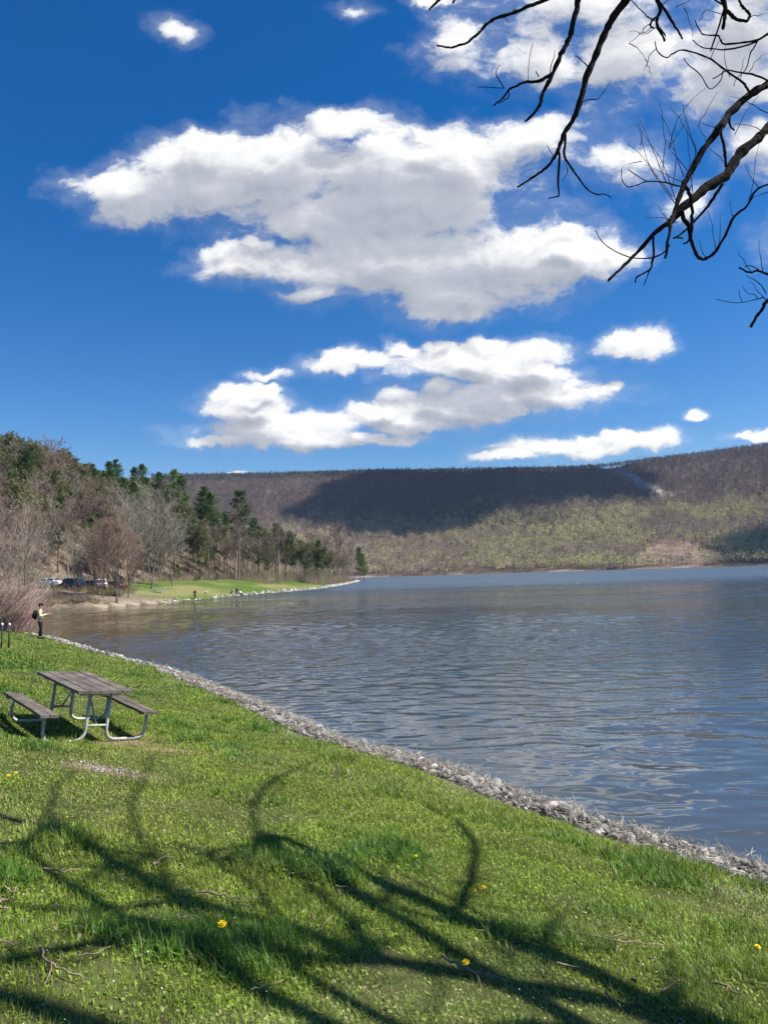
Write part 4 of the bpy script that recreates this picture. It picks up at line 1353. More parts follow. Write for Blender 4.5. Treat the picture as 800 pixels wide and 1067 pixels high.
Hh = g.uniform(8, 16, n) * np.where(g.random(n) < .12, 1.4, 1) * np.where(s01 > .9, .7, 1) ; cw = Hh * np.where(kd == 2, .20, .33 + .10 * low_)
m_ = 44
q = g.normal(size=(n * m_, 3)); q = unit(q) * (g.random((n * m_, 1)) ** .45)
ri = np.repeat(np.arange(n), m_)
P = np.column_stack([x[ri] + q[:, 0] * cw[ri], y[ri] + q[:, 1] * cw[ri], z[ri] + Hh[ri] * (.63 + .37 * q[:, 2])])
cone = (kd[ri] == 2)
sh = np.clip(1.25 - (P[:, 2] - z[ri]) / Hh[ri], .1, 1) * 1.3
P[cone, 0] = (x[ri] + q[:, 0] * cw[ri] * sh)[cone]; P[cone, 1] = (y[ri] + q[:, 1] * cw[ri] * sh)[cone]
aa = unit(q * .6 + g.normal(size=(n * m_, 3)) * .6 + np.array([0, 0, .5])); bb = unit(np.cross(aa, g.normal(size=(n * m_, 3))))
ss = g.uniform(.6, 1.4, (n * m_, 1)); wdt = np.where(kd[ri] == 0, .30, .55)[:, None]
V = np.stack([P - aa * ss * .6, P + bb * ss * wdt, P + aa * ss], 1).reshape(-1, 3)
Ft = np.arange(n * m_ * 3).reshape(-1, 3)
ct = np.repeat(tc_[ri] * g.uniform(.8, 1.2, (n * m_, 1)), 3, 0)
# trunks
tp0 = np.column_stack([x, y, z - .5]); tp1 = np.column_stack([x, y, z + Hh * .8])
w3 = np.stack([tp0 + [.17, 0, 0], tp0 - [.17, 0, 0], tp1], 1).reshape(-1, 3)
w4 = np.stack([tp0 + [0, .17, 0], tp0 - [0, .17, 0], tp1], 1).reshape(-1, 3)
Vw = np.concatenate([w3, w4]); Fw = np.arange(len(Vw)).reshape(-1, 3) + len(V)
cw_ = np.repeat(np.concatenate([tc_, tc_]) * .0 + np.array([.20, .165, .14]) * g.uniform(.6, 1.3, (2 * n, 1)), 3, 0)
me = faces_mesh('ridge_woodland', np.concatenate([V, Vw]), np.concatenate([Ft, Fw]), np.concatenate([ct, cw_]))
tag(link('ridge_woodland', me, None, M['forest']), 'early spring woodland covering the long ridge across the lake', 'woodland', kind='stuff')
print('ridge trees', n)

# ------------------------------------------------------------------ drifting cloud whose shadow lies on the ridge
def cloud_from(shape_px, zc, seed, name, label):
    P = []
    for p in shape_px:
        h = hitground(*p); t = (zc - h[2]) / SUN[2]
        P.append((h + SUN * t)[:2])
    P = np.array(P)
    lo_, hi_ = P.min(0) - 60, P.max(0) + 60
    nx, ny = 150, 110
    gx = np.linspace(lo_[0], hi_[0], nx); gy = np.linspace(lo_[1], hi_[1], ny)
    GX, GY = np.meshgrid(gx, gy, indexing='ij')
    wx = GX + 70 * (fbm(GX * .012, GY * .012, 4, seed) - .5); wy = GY + 70 * (fbm(GX * .012 + 5, GY * .012, 4, seed + 3) - .5)
    ins = in_poly(wx, wy, P)
    ds = seg_dist(wx, wy, [tuple(a) for a in P] + [tuple(P[0])])
    sdv = np.where(ins, ds, -ds)
    th = np.sqrt(np.clip(sdv, 0, None)) * 7 * (.6 + .9 * fbm(GX * .02, GY * .02, 4, seed + 8))
    top = zc + th; bot = zc - th * .12
    idx = -np.ones((nx, ny), int); V, Fs = [], []
    m2 = sdv > 0
    vid = {}
    def vt(i, j, w):
        kx = (i, j, w if th[i, j] > 0 else 0)
        if kx not in vid:
            vid[kx] = len(V); V.append((GX[i, j], GY[i, j], top[i, j] if kx[2] else bot[i, j]))
        return vid[kx]
    for i in range(nx - 1):
        for j in range(ny - 1):
            if m2[i, j] or m2[i + 1, j] or m2[i, j + 1] or m2[i + 1, j + 1]:
                Fs.append([vt(i, j, 1), vt(i + 1, j, 1), vt(i + 1, j + 1, 1), vt(i, j + 1, 1)])
                b4 = [vt(i, j + 1, 0), vt(i + 1, j + 1, 0), vt(i + 1, j, 0), vt(i, j, 0)]
                if set(b4) != set(Fs[-1]): Fs.append(b4)
    me = bpy.data.meshes.new(name); me.from_pydata(V, [], Fs)
    me.polygons.foreach_set("use_smooth", np.ones(len(Fs), bool))
    o = link(name, me, None, M['cloudm']); tag(o, kind='structure')
    return o


M['cloudm'] = plain('cloud_vapour', (.8, .8, .8), 1, 0, .05, .01, 0, 0)
c1 = cloud_from([(300, 538), (330, 508), (372, 492), (410, 480), (560, 474), (640, 474), (668, 492), (700, 512), (655, 524), (600, 522), (566, 532), (535, 528), (505, 540), (470, 556), (430, 560), (375, 560), (330, 548)], 1900, 3, 'cloud', '')
c2 = cloud_from([(738, 566), (775, 556), (840, 545), (860, 592), (800, 591), (760, 586)], 1900, 13, 'cloud', '')
for o in (c1, c2):
    vs = [proj(v.co) for v in o.data.vertices]
    print('cloud px', min(v[0] for v in vs), max(v[0] for v in vs), min(v[1] for v in vs), max(v[1] for v in vs))

# ------------------------------------------------------------------ picnic table
def plank(mb, c, L_, w, t, ax, side, seed):
    g = np.random.default_rng(seed)
    ax = np.array([ax[0], ax[1], 0.0]); side = np.array([side[0], side[1], 0.0]); upz = np.array([0, 0, 1.0])
    n = 12; b = .006
    prof = [(-w / 2 + b, -t / 2), (w / 2 - b, -t / 2), (w / 2, -t / 2 + b), (w / 2, t / 2 - b), (w / 2 - b, t / 2), (-w / 2 + b, t / 2), (-w / 2, t / 2 - b), (-w / 2, -t / 2 + b)]
    sag = np.cumsum(g.normal(0, .0012, n + 1)); sway = np.cumsum(g.normal(0, .0010, n + 1))
    V = []
    for i in range(n + 1):
        s = -L_ / 2 + L_ * i / n + (g.normal(0, .006) if i in (0, n) else 0)
        for (p, q) in prof:
            V.append(np.array(c) + ax * s + side * (p + sway[i]) + upz * (q + sag[i]))
    k = len(prof)
    Fs = [(i * k + j, i * k + (j + 1) % k, (i + 1) * k + (j + 1) % k, (i + 1) * k + j) for i in range(n) for j in range(k)]
    Fs += [tuple(range(k - 1, -1, -1)), tuple(range(n * k, n * k + k))]
    mb.add(V, Fs)


def arc_path(pts, rad, n=6):
    """rounds the corners of a polyline"""
    P = [np.array(p, float) for p in pts]; out_ = [P[0]]
    for a, b, c in zip(P[:-2], P[1:-1], P[2:]):
        u = unit(a - b); v = unit(c - b); r = min(rad, np.linalg.norm(a - b) * .48, np.linalg.norm(c - b) * .48)
        p0, p1 = b + u * r, b + v * r
        for t in np.linspace(0, 1, n):
            out_.append((1 - t) ** 2 * p0 + 2 * t * (1 - t) * b + t * t * p1)
    out_.append(P[-1])
    return np.array(out_)


def picnic_table(name, loc, rz, L_, label, group=None, top_w=.78, tilt=(0, 0), wood=None):
    """local frame: length along +Y, benches at +-X"""
    e = empty(name, loc, rz); e.rotation_euler = (tilt[0], tilt[1], rz)
    wood = wood or M['plank']
    tag(e, label, 'picnic table', group)
    mb = MB(); nb = 5; w = top_w / nb - .008
    for i in range(nb):
        plank(mb, ((i - (nb - 1) / 2) * top_w / nb, 0, .745), L_, w, .042, (0, 1), (1, 0), 40 + i)
    for s in (-1, 0, 1):
        mb.box((0, s * L_ * .33, .708), (top_w * .9, .085, .032), bev=.003)
    mb.build('tabletop', wood, e)
    for sd_ in (-1, 1):
        mb = MB()
        for i in range(2):
            plank(mb, (sd_ * (.73 + .125 * (i - .5)), 0, .425), L_ * .99, .117, .042, (0, 1), (1, 0), 50 + i + 3 * sd_)
        for s in (-1, 1):
            mb.box((sd_ * .73, s * (L_ * .40), 0.392), (.22, .06, .022), bev=.002)
        mb.build('bench', wood, e)
    for ye in (-1, 1):
        y = ye * L_ * .40
        for sd_ in (-1, 1):
            mb = MB()
            mb.tube(arc_path([(sd_ * .15, y, .69), (sd_ * .15, y, .03), (sd_ * .74, y, .03), (sd_ * .74, y, .385)], .17, 8), .024, 12)
            mb.build('leg', M['galv'], e, True)
        mb = MB()
        mb.tube([(-.15, y, .24), (.15, y, .24)], .017, 10)
        mb.tube([(-.30, y, .685), (.30, y, .685)], .02, 8)
        mb.build('crossbar', M['galv'], e, True)
        mb = MB()
        mb.tube([(0, y, .24), (0, y - ye * .52, .68)], .014, 8)
        mb.build('brace', M['galv'], e, True)
    return e


# the table leans with the bank
picnic_table('picnic_table', (-4.783, 11.477, 1.157), .729, 1.9, 'weathered grey plank picnic table with bent steel pipe legs on the near lawn', top_w=.80, tilt=(.069, .114))

# the pale table on the far bank
x, y = at_px(166, 132); z = hz(x, y)
picnic_table('picnic_table', (x, y, z), math.radians(75), 2.2, 'small pale picnic table on the far grassy bank across the cove', wood=plain('bleached_planks', (.75, .73, .70), .8, 0, .2, 12))

# ------------------------------------------------------------------ figures
def skin_body(name, V, E, R, mat, parent=None, sub=1, root=0):
    me = bpy.data.meshes.new(name); me.from_pydata([tuple(v) for v in V], E, [])
    o = link(name, me, parent)
    md = o.modifiers.new('Skin', 'SKIN'); md.use_smooth_shade = True
    for i, r_ in enumerate(R):
        r2_ = r_ if isinstance(r_, tuple) else (r_, r_)
        me.skin_vertices[0].data[i].radius = r2_
    me.skin_vertices[0].data[root].use_root = True
    sb = o.modifiers.new('Subsurf', 'SUBSURF'); sb.levels = sub; sb.render_levels = sub
    dg = bpy.context.evaluated_depsgraph_get()
    ev = bpy.data.meshes.new_from_object(o.evaluated_get(dg))
    ev.name = name
    ev.materials.clear(); ev.materials.append(mat)
    o.modifiers.clear(); o.data = ev
    return o


def chain(pts, rad):
    return [tuple(p) for p in pts], [(i, i + 1) for i in range(len(pts) - 1)], list(rad)


def figure(loc, rz, label, pose, shirt, trousers, headwear=None, hair=True, group=None, H=1.75, sleeves='long'):
    """faces local +Y. pose: dict with pelvis height, knees, feet, hands, torso lean"""
    e = empty('person', loc, rz); s = H / 1.75; e.scale = (s, s, s)
    tag(e, label, 'person', group)
    P = pose
    pel = np.array(P['pelvis']); ch = np.array(P['chest']); nk = np.array(P['neck']); hd = np.array(P['head'])
    wst = pel * .5 + ch * .5 + np.array([0, .005, -.01])
    kl, kr, fl, fr = [np.array(P[k]) for k in ('kneeL', 'kneeR', 'footL', 'footR')]
    el, er, hl, hr = [np.array(P[k]) for k in ('elbL', 'elbR', 'handL', 'handR')]
    hipl, hipr = pel + [-.095, 0, -.04], pel + [.095, 0, -.04]
    shl, shr = ch + [-.185, -.01, .10], ch + [.185, -.01, .10]
    f2 = np.array([0, 1.0, 0])
    V = [pel, wst, ch, nk, hd - [0, 0, .06], hd + [0, .01, .03], hd + [0, -.005, .09],
         hipl, kl, fl + [0, 0, .09], fl + f2 * .06 + [0, 0, .035], fl + f2 * .15 + [0, 0, .025],
         hipr, kr, fr + [0, 0, .09], fr + f2 * .06 + [0, 0, .035], fr + f2 * .15 + [0, 0, .025],
         shl, el, hl, shr, er, hr]
    E = [(0, 1), (1, 2), (2, 3), (3, 4), (4, 5), (5, 6), (0, 7), (7, 8), (8, 9), (9, 10), (10, 11), (0, 12), (12, 13), (13, 14), (14, 15), (15, 16), (2, 17), (17, 18), (18, 19), (2, 20), (20, 21), (21, 22)]
    R = [(.14, .105), (.125, .095), (.15, .105), .052, (.062, .075), (.075, .09), (.06, .075), .085, .055, .038, .042, .034, .085, .055, .038, .042, .034, .055, .04, .028, .055, .04, .028]
    n0 = len(V)
    # hands: palm and five fingers gripping forward
    for side, hnd, elb in ((-1, hl, el), (1, hr, er)):
        wi = 19 if side < 0 else 22
        d = unit(hnd - elb); lat = unit(np.cross(d, np.array([0, 0, 1.0]))); dn = np.cross(d, lat); dn = dn if dn[2] < 0 else -dn
        pm = len(V); V.append(hnd + d * .06); R.append((.03, .018)); E.append((wi, pm))
        for q in range(4):
            b0 = hnd + d * .09 + lat * (.024 - .016 * q); a = len(V)
            ln = (.030, .034, .032, .026)[q]
            V += [b0, b0 + d * ln * .8 + dn * .010, b0 + d * ln * .9 + dn * .036]; R += [.0085, .008, .007]
            E += [(pm, a), (a, a + 1), (a + 1, a + 2)]
        a = len(V); tb = hnd + d * .03 - lat * side * .034
        V += [tb, tb + d * .03 - lat * side * .010 + dn * .012, tb + d * .05 + dn * .022]; R += [.011, .0095, .008]
        E += [(pm, a), (a, a + 1), (a + 1, a + 2)]
    skin_body('body', V, E, R, M['skin'], e, 2)
    # face
    mb = MB(); fdir = f2
    mb.sphere(hd + [0, .092, .0], (.012, .018, .02), 8, 6); mb.build('nose', M['skin'], e, True)
    for sx_ in (-1, 1):
        mb = MB(); mb.sphere(hd + [.031 * sx_, .082, .022], (.011, .007, .008), 8, 6); mb.build('eye', M['hair'], e, True)
        mb = MB(); mb.sphere(hd + [.082 * sx_, 0, .005], (.012, .022, .032), 8, 6); mb.build('ear', M['skin'], e, True)
    mb = MB(); mb.sphere(hd + [0, .083, -.036], (.024, .008, .006), 10, 6); mb.build('mouth', plain('lips', (.35, .13, .10), .5, 0, .1), e, True)
    if hair:
        mb = MB(); mb.sphere(hd + [0, -.022, .035], (.092, .098, .092), 14, 9); mb.build('hair', M['hair'], e, True)
    # clothes follow the body with slightly larger radii
    V = [pel + [0, 0, .02], wst, ch, ch + (nk - ch) * .62, shl, shl + (el - shl) * .5, el, el + (hl - el) * (.82 if sleeves == 'long' else .1), shr, shr + (er - shr) * .5, er, er + (hr - er) * (.82 if sleeves == 'long' else .1)]
    E = [(0, 1), (1, 2), (2, 3), (2, 4), (4, 5), (5, 6), (6, 7), (2, 8), (8, 9), (9, 10), (10, 11)]
    R = [(.168, .13), (.15, .12), (.175, .13), (.085, .08), .075, .066, .056, .046, .075, .066, .056, .046]
    skin_body('shirt', V, E, R, shirt, e, 2)
    V = [pel + [0, 0, .06], pel + [0, 0, -.03], hipl, kl, fl + [0, 0, .10], hipr, kr, fr + [0, 0, .10]]
    E = [(0, 1), (1, 2), (2, 3), (3, 4), (1, 5), (5, 6), (6, 7)]
    R = [(.155, .12), (.155, .125), .105, .077, .062, .105, .077, .062]
    skin_body('trousers', V, E, R, trousers, e, 2)
    for f_ in (fl, fr):
        mb = MB(); mb.sphere(f_ + [0, .05, .045], (.05, .135, .05), 12, 8); mb.build('shoe', M['blackcloth'], e, True)
    if headwear is not None:
        mb = MB(); mb.sphere(hd + [0, -.005, .07], (.102, .11, .075), 16, 10)
        mb.sphere(hd + [0, .11, .055], (.07, .085, .010), 14, 6); mb.build('cap', headwear, e, True)
    return e


STAND = dict(pelvis=(0, 0, .93), chest=(0, .01, 1.28), neck=(0, .0, 1.48), head=(0, .03, 1.62), kneeL=(-.10, .03, .50), kneeR=(.10, .05, .50),
             footL=(-.11, -.02, 0), footR=(.12, .04, 0), elbL=(-.25, .02, 1.12), elbR=(.25, .02, 1.12), handL=(-.14, .24, 1.10), handR=(.12, .28, 1.12))
pg_ = hitground(42, 666)
pz_ = hz(pg_[0], pg_[1])
ANG = dict(STAND); ANG['footL'] = (-.08, -.06, 0); ANG['footR'] = (.08, .05, 0); ANG['handR'] = (.10, .38, 1.22); ANG['handL'] = (-.08, .34, 1.15)
px_, py_ = float(pg_[0]), float(pg_[1])
angrot = math.radians(-72)
ang_s = 1.05
figure((px_, py_, pz_ + .02), angrot, 'angler in a cream shirt and dark trousers standing on the bank stones', ANG, M['cream'], M['dark'], M['blackcloth'], H=1.75 * ang_s)
# backpack on the angler's back
def loc2w(p, o, rz, s=1.0):
    c, s_ = math.cos(rz), math.sin(rz)
    return np.array([o[0] + s * (c * p[0] - s_ * p[1]), o[1] + s * (s_ * p[0] + c * p[1]), o[2] + s * p[2]])
bp_ = empty('backpack', loc2w((0, -.21, 1.0), (px_, py_, pz_ + .02), angrot, ang_s), angrot)
tag(bp_, 'black backpack worn on the angler\'s back', 'backpack')
mb = MB(); mb.sphere((0, -.02, .20), (.17, .12, .26), 16, 12); mb.build('pack_body', M['blackcloth'], bp_, True)
mb = MB(); mb.sphere((0, -.12, .13), (.12, .05, .12), 12, 8); mb.build('pocket', M['blackcloth'], bp_, True)
for s in (-1, 1):
    mb = MB(); mb.tube(arc_path([(s * .10, .06, .40), (s * .11, .20, .44), (s * .13, .36, .30), (s * .13, .22, .04), (s * .10, .06, .02)], .08, 5), .016, 8); mb.build('strap', M['blackcloth'], bp_, True)
# fishing rod held in the hands
h0 = loc2w((.02, .44, 1.16), (px_, py_, pz_ + .02), angrot, ang_s)
rd = empty('fishing_rod', h0, angrot); tag(rd, 'thin dark fishing rod held out over the water by the angler', 'fishing rod')
mb = MB(); mb.tube([(0, -.25, -.03), (0, .15, .05)], .014, 10); mb.build('grip', plain('cork_grip', (.4, .28, .16), .8, 0, .2), rd, True)
mb = MB(); t_ = np.linspace(0, 1, 8); mb.tube(np.column_stack([t_ * 0, .15 + 1.75 * t_, .05 + .55 * t_ - .12 * t_ ** 2]), np.linspace(.008, .002, 8), 8); mb.build('rod_blank', M['rod'], rd, True)
mb = MB(); mb.sphere((0, .02, -.05), (.03, .04, .035), 10, 8); mb.tube([(0, .02, -.05), (.06, .02, -.05), (.06, .02, -.09)], .006, 6); mb.build('reel', M['rod'], rd, True)
# people on the far bank
def far_spot(px, dist): x, y = at_px(px, dist); return x, y, hz(x, y)
x, y, z = far_spot(203, 128); figure((x, y, z), math.radians(200), 'person in dark clothes standing alone at the water edge of the far bank', STAND, M['dark'], M['dark'], None)
SIT = dict(pelvis=(0, 0, .47), chest=(0, .05, .82), neck=(0, .07, 1.02), head=(0, .12, 1.15), kneeL=(-.12, .42, .50), kneeR=(.12, .42, .50),
           footL=(-.13, .45, 0), footR=(.13, .45, 0), elbL=(-.24, .14, .68), elbR=(.24, .14, .68), handL=(-.12, .34, .60), handR=(.12, .34, .60))
fold = []
for k, (px, dist, rz_, lab, sh_, cap_) in enumerate(((242.5, 146, 150, 'person in a pale green top sitting at left of the group on the far bank', M['greencloth'], None),
                                 (246.5, 147.5, 190, 'person in black sitting in the middle of the group on the far bank', M['blackcloth'], M['blackcloth']),
                                 (250, 146, 230, 'person in a white top sitting at right of the group on the far bank', M['whitecloth'], M['blackcloth']))):
    x, y, z = far_spot(px, dist)
    figure((x, y, z), math.radians(rz_), lab, SIT, sh_, M['dark'], cap_, group=None)
    ch_ = empty('folding_chair', (x, y, z), math.radians(rz_)); tag(ch_, ('white', 'black', 'grey')[k] + ' folding chair under the person in ' + ('pale green', 'black', 'white')[k] + ' on the far bank', 'chair')
    mt_ = (M['whitecloth'], M['blackcloth'], M['chrome'])[k]
    mb = MB(); mb.box((0, .02, .36), (.46, .44, .03), bev=.01); mb.build('seat', mt_, ch_)
    mb = MB(); mb.box((0, -.24, .66), (.46, .03, .42), bev=.01); mb.build('backrest', mt_, ch_)
    for sx_ in (-1, 1):
        for sy_ in (-1, 1):
            mb = MB(); mb.tube([(sx_ * .22, -sy_ * .2, .36), (sx_ * .22, sy_ * .22, 0)], .012, 6); mb.build('leg', M['chrome'], ch_, True)
# ------------------------------------------------------------------ cars
def wheel(parent, x, y, r=.33):
    w = MB(); sx = 1 if x > 0 else -1
    w.tube([(x - .10, y, r), (x - .07, y, r), (x + .07, y, r), (x + .10, y, r)], [r * .9, r, r, r * .9], 20)
    o = w.build('wheel', M['tyre'], parent, True)
    w = MB(); w.tube([(x + sx * .095, y, r), (x + sx * .115, y, r)], [r * .62, r * .55], 14); w.build('rim', M['chrome'], o, True)


def car(name, loc, rz, paint, label, prof, roof, Lc=4.6, Wc=1.8):
    """prof: lower body side profile (y,z), roof: cabin profile"""
    e = empty(name, loc, rz); tag(e, label, 'car', 'cars parked along the bank')
    def extr(pf, w0, w1, zsplit, nm, mat, parent=None, inset=0):
        mb = MB(); k = len(pf); V = []
        for s in (-1, 1):
            for (yy, zz) in pf:
                w = w0 + (w1 - w0) * np.clip((zz - zsplit[0]) / (zsplit[1] - zsplit[0]), 0, 1)
                V.append((s * (w / 2 - inset), yy, zz))
        Fs = [tuple(range(k - 1, -1, -1)), tuple(range(k, 2 * k))] + [(i, (i + 1) % k, k + (i + 1) % k, k + i) for i in range(k)]
        mb.add(V, Fs); o = mb.build(nm, mat, parent or e)
        md = o.modifiers.new('Bevel', 'BEVEL'); md.width = .05; md.segments = 2
        return o
    extr(prof, Wc, Wc * .94, (.3, .95), 'body', paint)
    extr(roof, Wc * .93, Wc * .74, (.9, 1.45), 'cabin', paint)
    zt = max(z for _, z in roof); ys = [y for y, z in roof]
    zb = min(z for _, z in roof) + .07
    # side windows
    for s in (-1, 1):
        for (a, b) in ((.12, .48), (.52, .86)):
            mb = MB()
            y0, y1 = min(ys) + (max(ys) - min(ys)) * a, min(ys) + (max(ys) - min(ys)) * b
            wa_ = Wc * .93 / 2 - .02 + .012; wb_ = Wc * .76 / 2 + .025
            t_ = (zt - .10)
            V = [(s * wa_, y0, zb), (s * wa_, y1, zb), (s * wb_, y1 - .12, t_), (s * wb_, y0 + .12, t_)]
            V += [(v[0] - s * .02, v[1], v[2]) for v in V]
            mb.add(V, [(0, 1, 2, 3), (7, 6, 5, 4), (0, 4, 5, 1), (1, 5, 6, 2), (2, 6, 7, 3), (3, 7, 4, 0)]); mb.build('side_window', M['glass'], e)
    rf = sorted(roof, key=lambda p: p[0])
    for nm, lo_, hi_, sg in (('rear_window', rf[0], rf[1], -1), ('windscreen', rf[-1], rf[-2], 1)):
        mb = MB(); a = np.array(lo_); b = np.array(hi_); n_ = np.array([sg * (b[1] - a[1]), -sg * (b[0] - a[0])]); n_ = n_ / np.linalg.norm(n_) * .02
        a2 = a + (b - a) * .12 + n_; b2 = a + (b - a) * .88 + n_
        V = [(-.74, a2[0], a2[1]), (.74, a2[0], a2[1]), (.62, b2[0], b2[1]), (-.62, b2[0], b2[1])]
        V += [(v[0], v[1] - n_[0] * 1.6, v[2] - n_[1] * 1.6) for v in V]
        mb.add(V, [(0, 1, 2, 3), (7, 6, 5, 4), (0, 4, 5, 1), (1, 5, 6, 2), (2, 6, 7, 3), (3, 7, 4, 0)]); mb.build(nm, M['glass'], e)
    for x_ in (-Wc / 2 + .08, Wc / 2 - .08):
        for y_ in (-Lc * .29, Lc * .31): wheel(e, x_, y_)
    for s in (-1, 1):
        mb = MB(); mb.box((s * .66, Lc / 2 - .04, .66), (.34, .10, .14), bev=.03); mb.build('headlight', M['lamp'], e)
        mb = MB(); mb.box((s * .70, -Lc / 2 + .03, .74), (.26, .09, .16), bev=.03); mb.build('tail_light', M['redlamp'], e)
        mb = MB(); mb.box((s * (Wc / 2 + .06), .75, .98), (.16, .10, .12), bev=.03); mb.build('wing_mirror', paint, e)
    for s, nm in ((1, 'front_bumper'), (-1, 'rear_bumper')):
        mb = MB(); mb.box((0, s * (Lc / 2 - .02), .42), (Wc * .9, .14, .2), bev=.05); mb.build(nm, M['tyre'], e)
    return e


SED = [(-2.28, .35), (-2.3, .75), (-2.15, .95), (-1.3, .98), (1.0, .96), (1.9, .82), (2.26, .66), (2.28, .35), (1.85, .25), (-1.9, .25)]
SEDR = [(-1.75, .93), (-1.0, 1.42), (.25, 1.45), (1.15, .93)]
SUV = [(-2.28, .4), (-2.3, .95), (-2.2, 1.08), (-1.3, 1.1), (1.1, 1.08), (2.05, .98), (2.28, .75), (2.28, .4), (1.85, .3), (-1.9, .3)]
SUVR = [(-2.15, 1.05), (-1.95, 1.62), (.35, 1.70), (1.2, 1.05)]
for (px, dist, rz_, paint, lab, pf, rf_) in (
        (50, 126, 82, M['carwhite'], 'white car parked side on beyond the cove, leftmost of the parked cars', SED, SEDR),
        (73, 125, 74, M['carblue'], 'dark blue car parked between the white car and the bare trees', SUV, SUVR),
        (96, 127, 60, M['cargrey'], 'grey car parked behind the smaller rusty bare tree', SED, SEDR),
        (106, 128, 20, M['carwhite'], 'white car parked nose out behind the reddish bare trees', SUV, SUVR),
        (118, 129, 70, M['carred'], 'dark red car parked farthest right behind the wide reddish tree', SED, SEDR)):
    x, y = at_px(px, dist); z = hz(x, y)
    car('parked_car', (x, y, z + .02), math.radians(rz_), paint, lab, pf, rf_)

# ------------------------------------------------------------------ posts at the left edge
for (px, lab) in ((9.3, 'dark thin post with a white cap at the left edge, right one of the pair'), (1.8, 'dark thin white-capped post at the very edge, left one of the pair')):
    gp = hitground(px, 675.5); gz_ = hz(gp[0], gp[1])
    e = empty('marker_post', (gp[0], gp[1], gz_)); tag(e, lab, 'post')
    d_ = float(np.hypot(gp[0], gp[1])); hh_ = 22.0 / 770 * d_
    mb = MB(); mb.tube([(0, 0, -.1), (.02, 0, hh_ * .9)], .024, 8); mb.build('pole', M['post'], e, True)
    mb = MB(); mb.tube([(.02, 0, hh_ * .93), (.02, 0, hh_ + .02), (.02, 0, hh_ + .035)], [.036, .036, .015], 10); mb.build('cap', M['white'], e, True)
mb = MB()
# ------------------------------------------------------------------ rocks by the cove beach
for k, (px, py, s, c_, lab) in enumerate(((75, 628, .75, 0, 'dark boulder at the cove water edge, left of two'), (83.5, 627.5, .95, 0, 'larger dark boulder at the cove water edge, right of two'),
                                  (215, 618.5, .5, 1, 'pale rounded boulder on the shore right of the lone dark person'))):
    gp = hitground(px, py)
    o = link('boulder', stone_mesh(60 + k).copy()); dark_ = plain('dark_rock', (.05, .045, .04), .9, 0, .3, 3) if k == 0 else (dark_ if c_ == 0 else M['stone'])
    o.data.materials.clear(); o.data.materials.append(dark_ if c_ == 0 else M['stone'])
    o.location = (gp[0], gp[1], hz(gp[0], gp[1]) + s * .3); o.scale = (s * 1.3, s, s * .8); o.rotation_euler = (0, 0, k)
    tag(o, lab, 'boulder')

# ------------------------------------------------------------------ shrubs beyond the left end of the lawn
def shrub(seed, H, c, n0=26, spread=.8, width=1.0, tw=.006):
    g = np.random.default_rng(seed)
    th = g.uniform(0, 6.28, n0); t_ = g.uniform(.1, .95, n0) * spread
    d = np.column_stack([np.sin(t_) * np.cos(th), np.sin(t_) * np.sin(th), np.cos(t_)])
    s = np.linspace(0, 1, 6); Ln = H * g.uniform(.75, 1.05, n0)
    Q = np.column_stack([.12 * np.cos(th), .12 * np.sin(th), th * 0])[:, None] + d[:, None] * (Ln[:, None] * s)[..., None]
    Q = Q + np.cumsum(g.normal(0, .02 * H, Q.shape), 1) * s[None, :, None]
    R_ = np.full((n0, 6), 1.) * np.linspace(.022, .008, 6) * H / 3
    L2, R2_ = sprout(Q, R_, 9, .15, .45, .6, 4, g, .2, .6, rmin=tw)
    L3, R3_ = sprout(L2, R2_, 7, .1, .5, .6, 3, g, .2, .6, rmin=tw)
    L4, R4_ = sprout(L3, R3_, 3, .1, .6, .6, 1, g, .2, .8, rmin=tw)
    V1_, F1_ = polys_mesh([(Q, R_)], 5); V2_, F2_ = polys_mesh([(L2, R2_), (L3, R3_), (L4, R4_)], 3)
    c = np.array(c)
    m1 = faces_mesh('stems', V1_, F1_, np.tile(c * .8, (len(V1_), 1))); m2 = faces_mesh('twigs', V2_, F2_, c * g.uniform(.65, 1.35, (len(V2_) // 2, 1)).repeat(2, 0))
    m1.materials.append(M['wood']); m2.materials.append(M['wood'])
    return m1, m2


SH = [shrub(400, 3.2, (.42, .30, .27)), shrub(401, 3.4, (.40, .31, .25)), shrub(402, 3.0, (.41, .27, .245))]
for k, (px, dist, top, lab, kd_, wd_) in enumerate((
        (2, 47, 612, 'dense reddish bare shrub at the left edge of the photo beyond the posts', 0, 1.35),
        (17, 50, 622, 'pinkish red bare shrub behind the marker posts', 2, 1.3),
        (30, 53, 630, 'low reddish shrub just left of the angler at the lawn end', 0, 1.0),
        (-14, 46, 600, 'tall tan bare shrub half out of the picture at the left', 1, 1.4),
        (10, 58, 606, 'tan twiggy shrub behind the red shrubs', 1, 1.3))):
    x, y = at_px(px, dist)
    z = max(hz(x, y), -.2)
    Hs = (3.2, 3.4, 3.0)[kd_]
    lo_, hi_ = z, z + 20
    for _ in range(30):
        mid = (lo_ + hi_) / 2
        if proj((x, y, mid))[1] > top: lo_ = mid
        else: hi_ = mid
    s = (mid - z) / Hs
    e = empty('bare_shrub', (x, y, z - .05), k * 1.3); e.scale = (s * wd_, s * wd_, s)
    link('stems', SH[kd_][0], e); link('twigs', SH[kd_][1], e)
    tag(e, lab, 'shrub', 'bare shrubs at the end of the lawn')
NT = [bare_tree(130, 9, twigc=(.27, .225, .18), trunkc=(.30, .26, .21), crown0=.12, spread=.75, width=1.35, nl=(16, 8, 6, 4), tw=.007),
      bare_tree(131, 9, twigc=(.23, .17, .14), trunkc=(.09, .08, .07), crown0=.25, spread=.7, width=1.2, nl=(14, 8, 6, 4), tw=.007)]
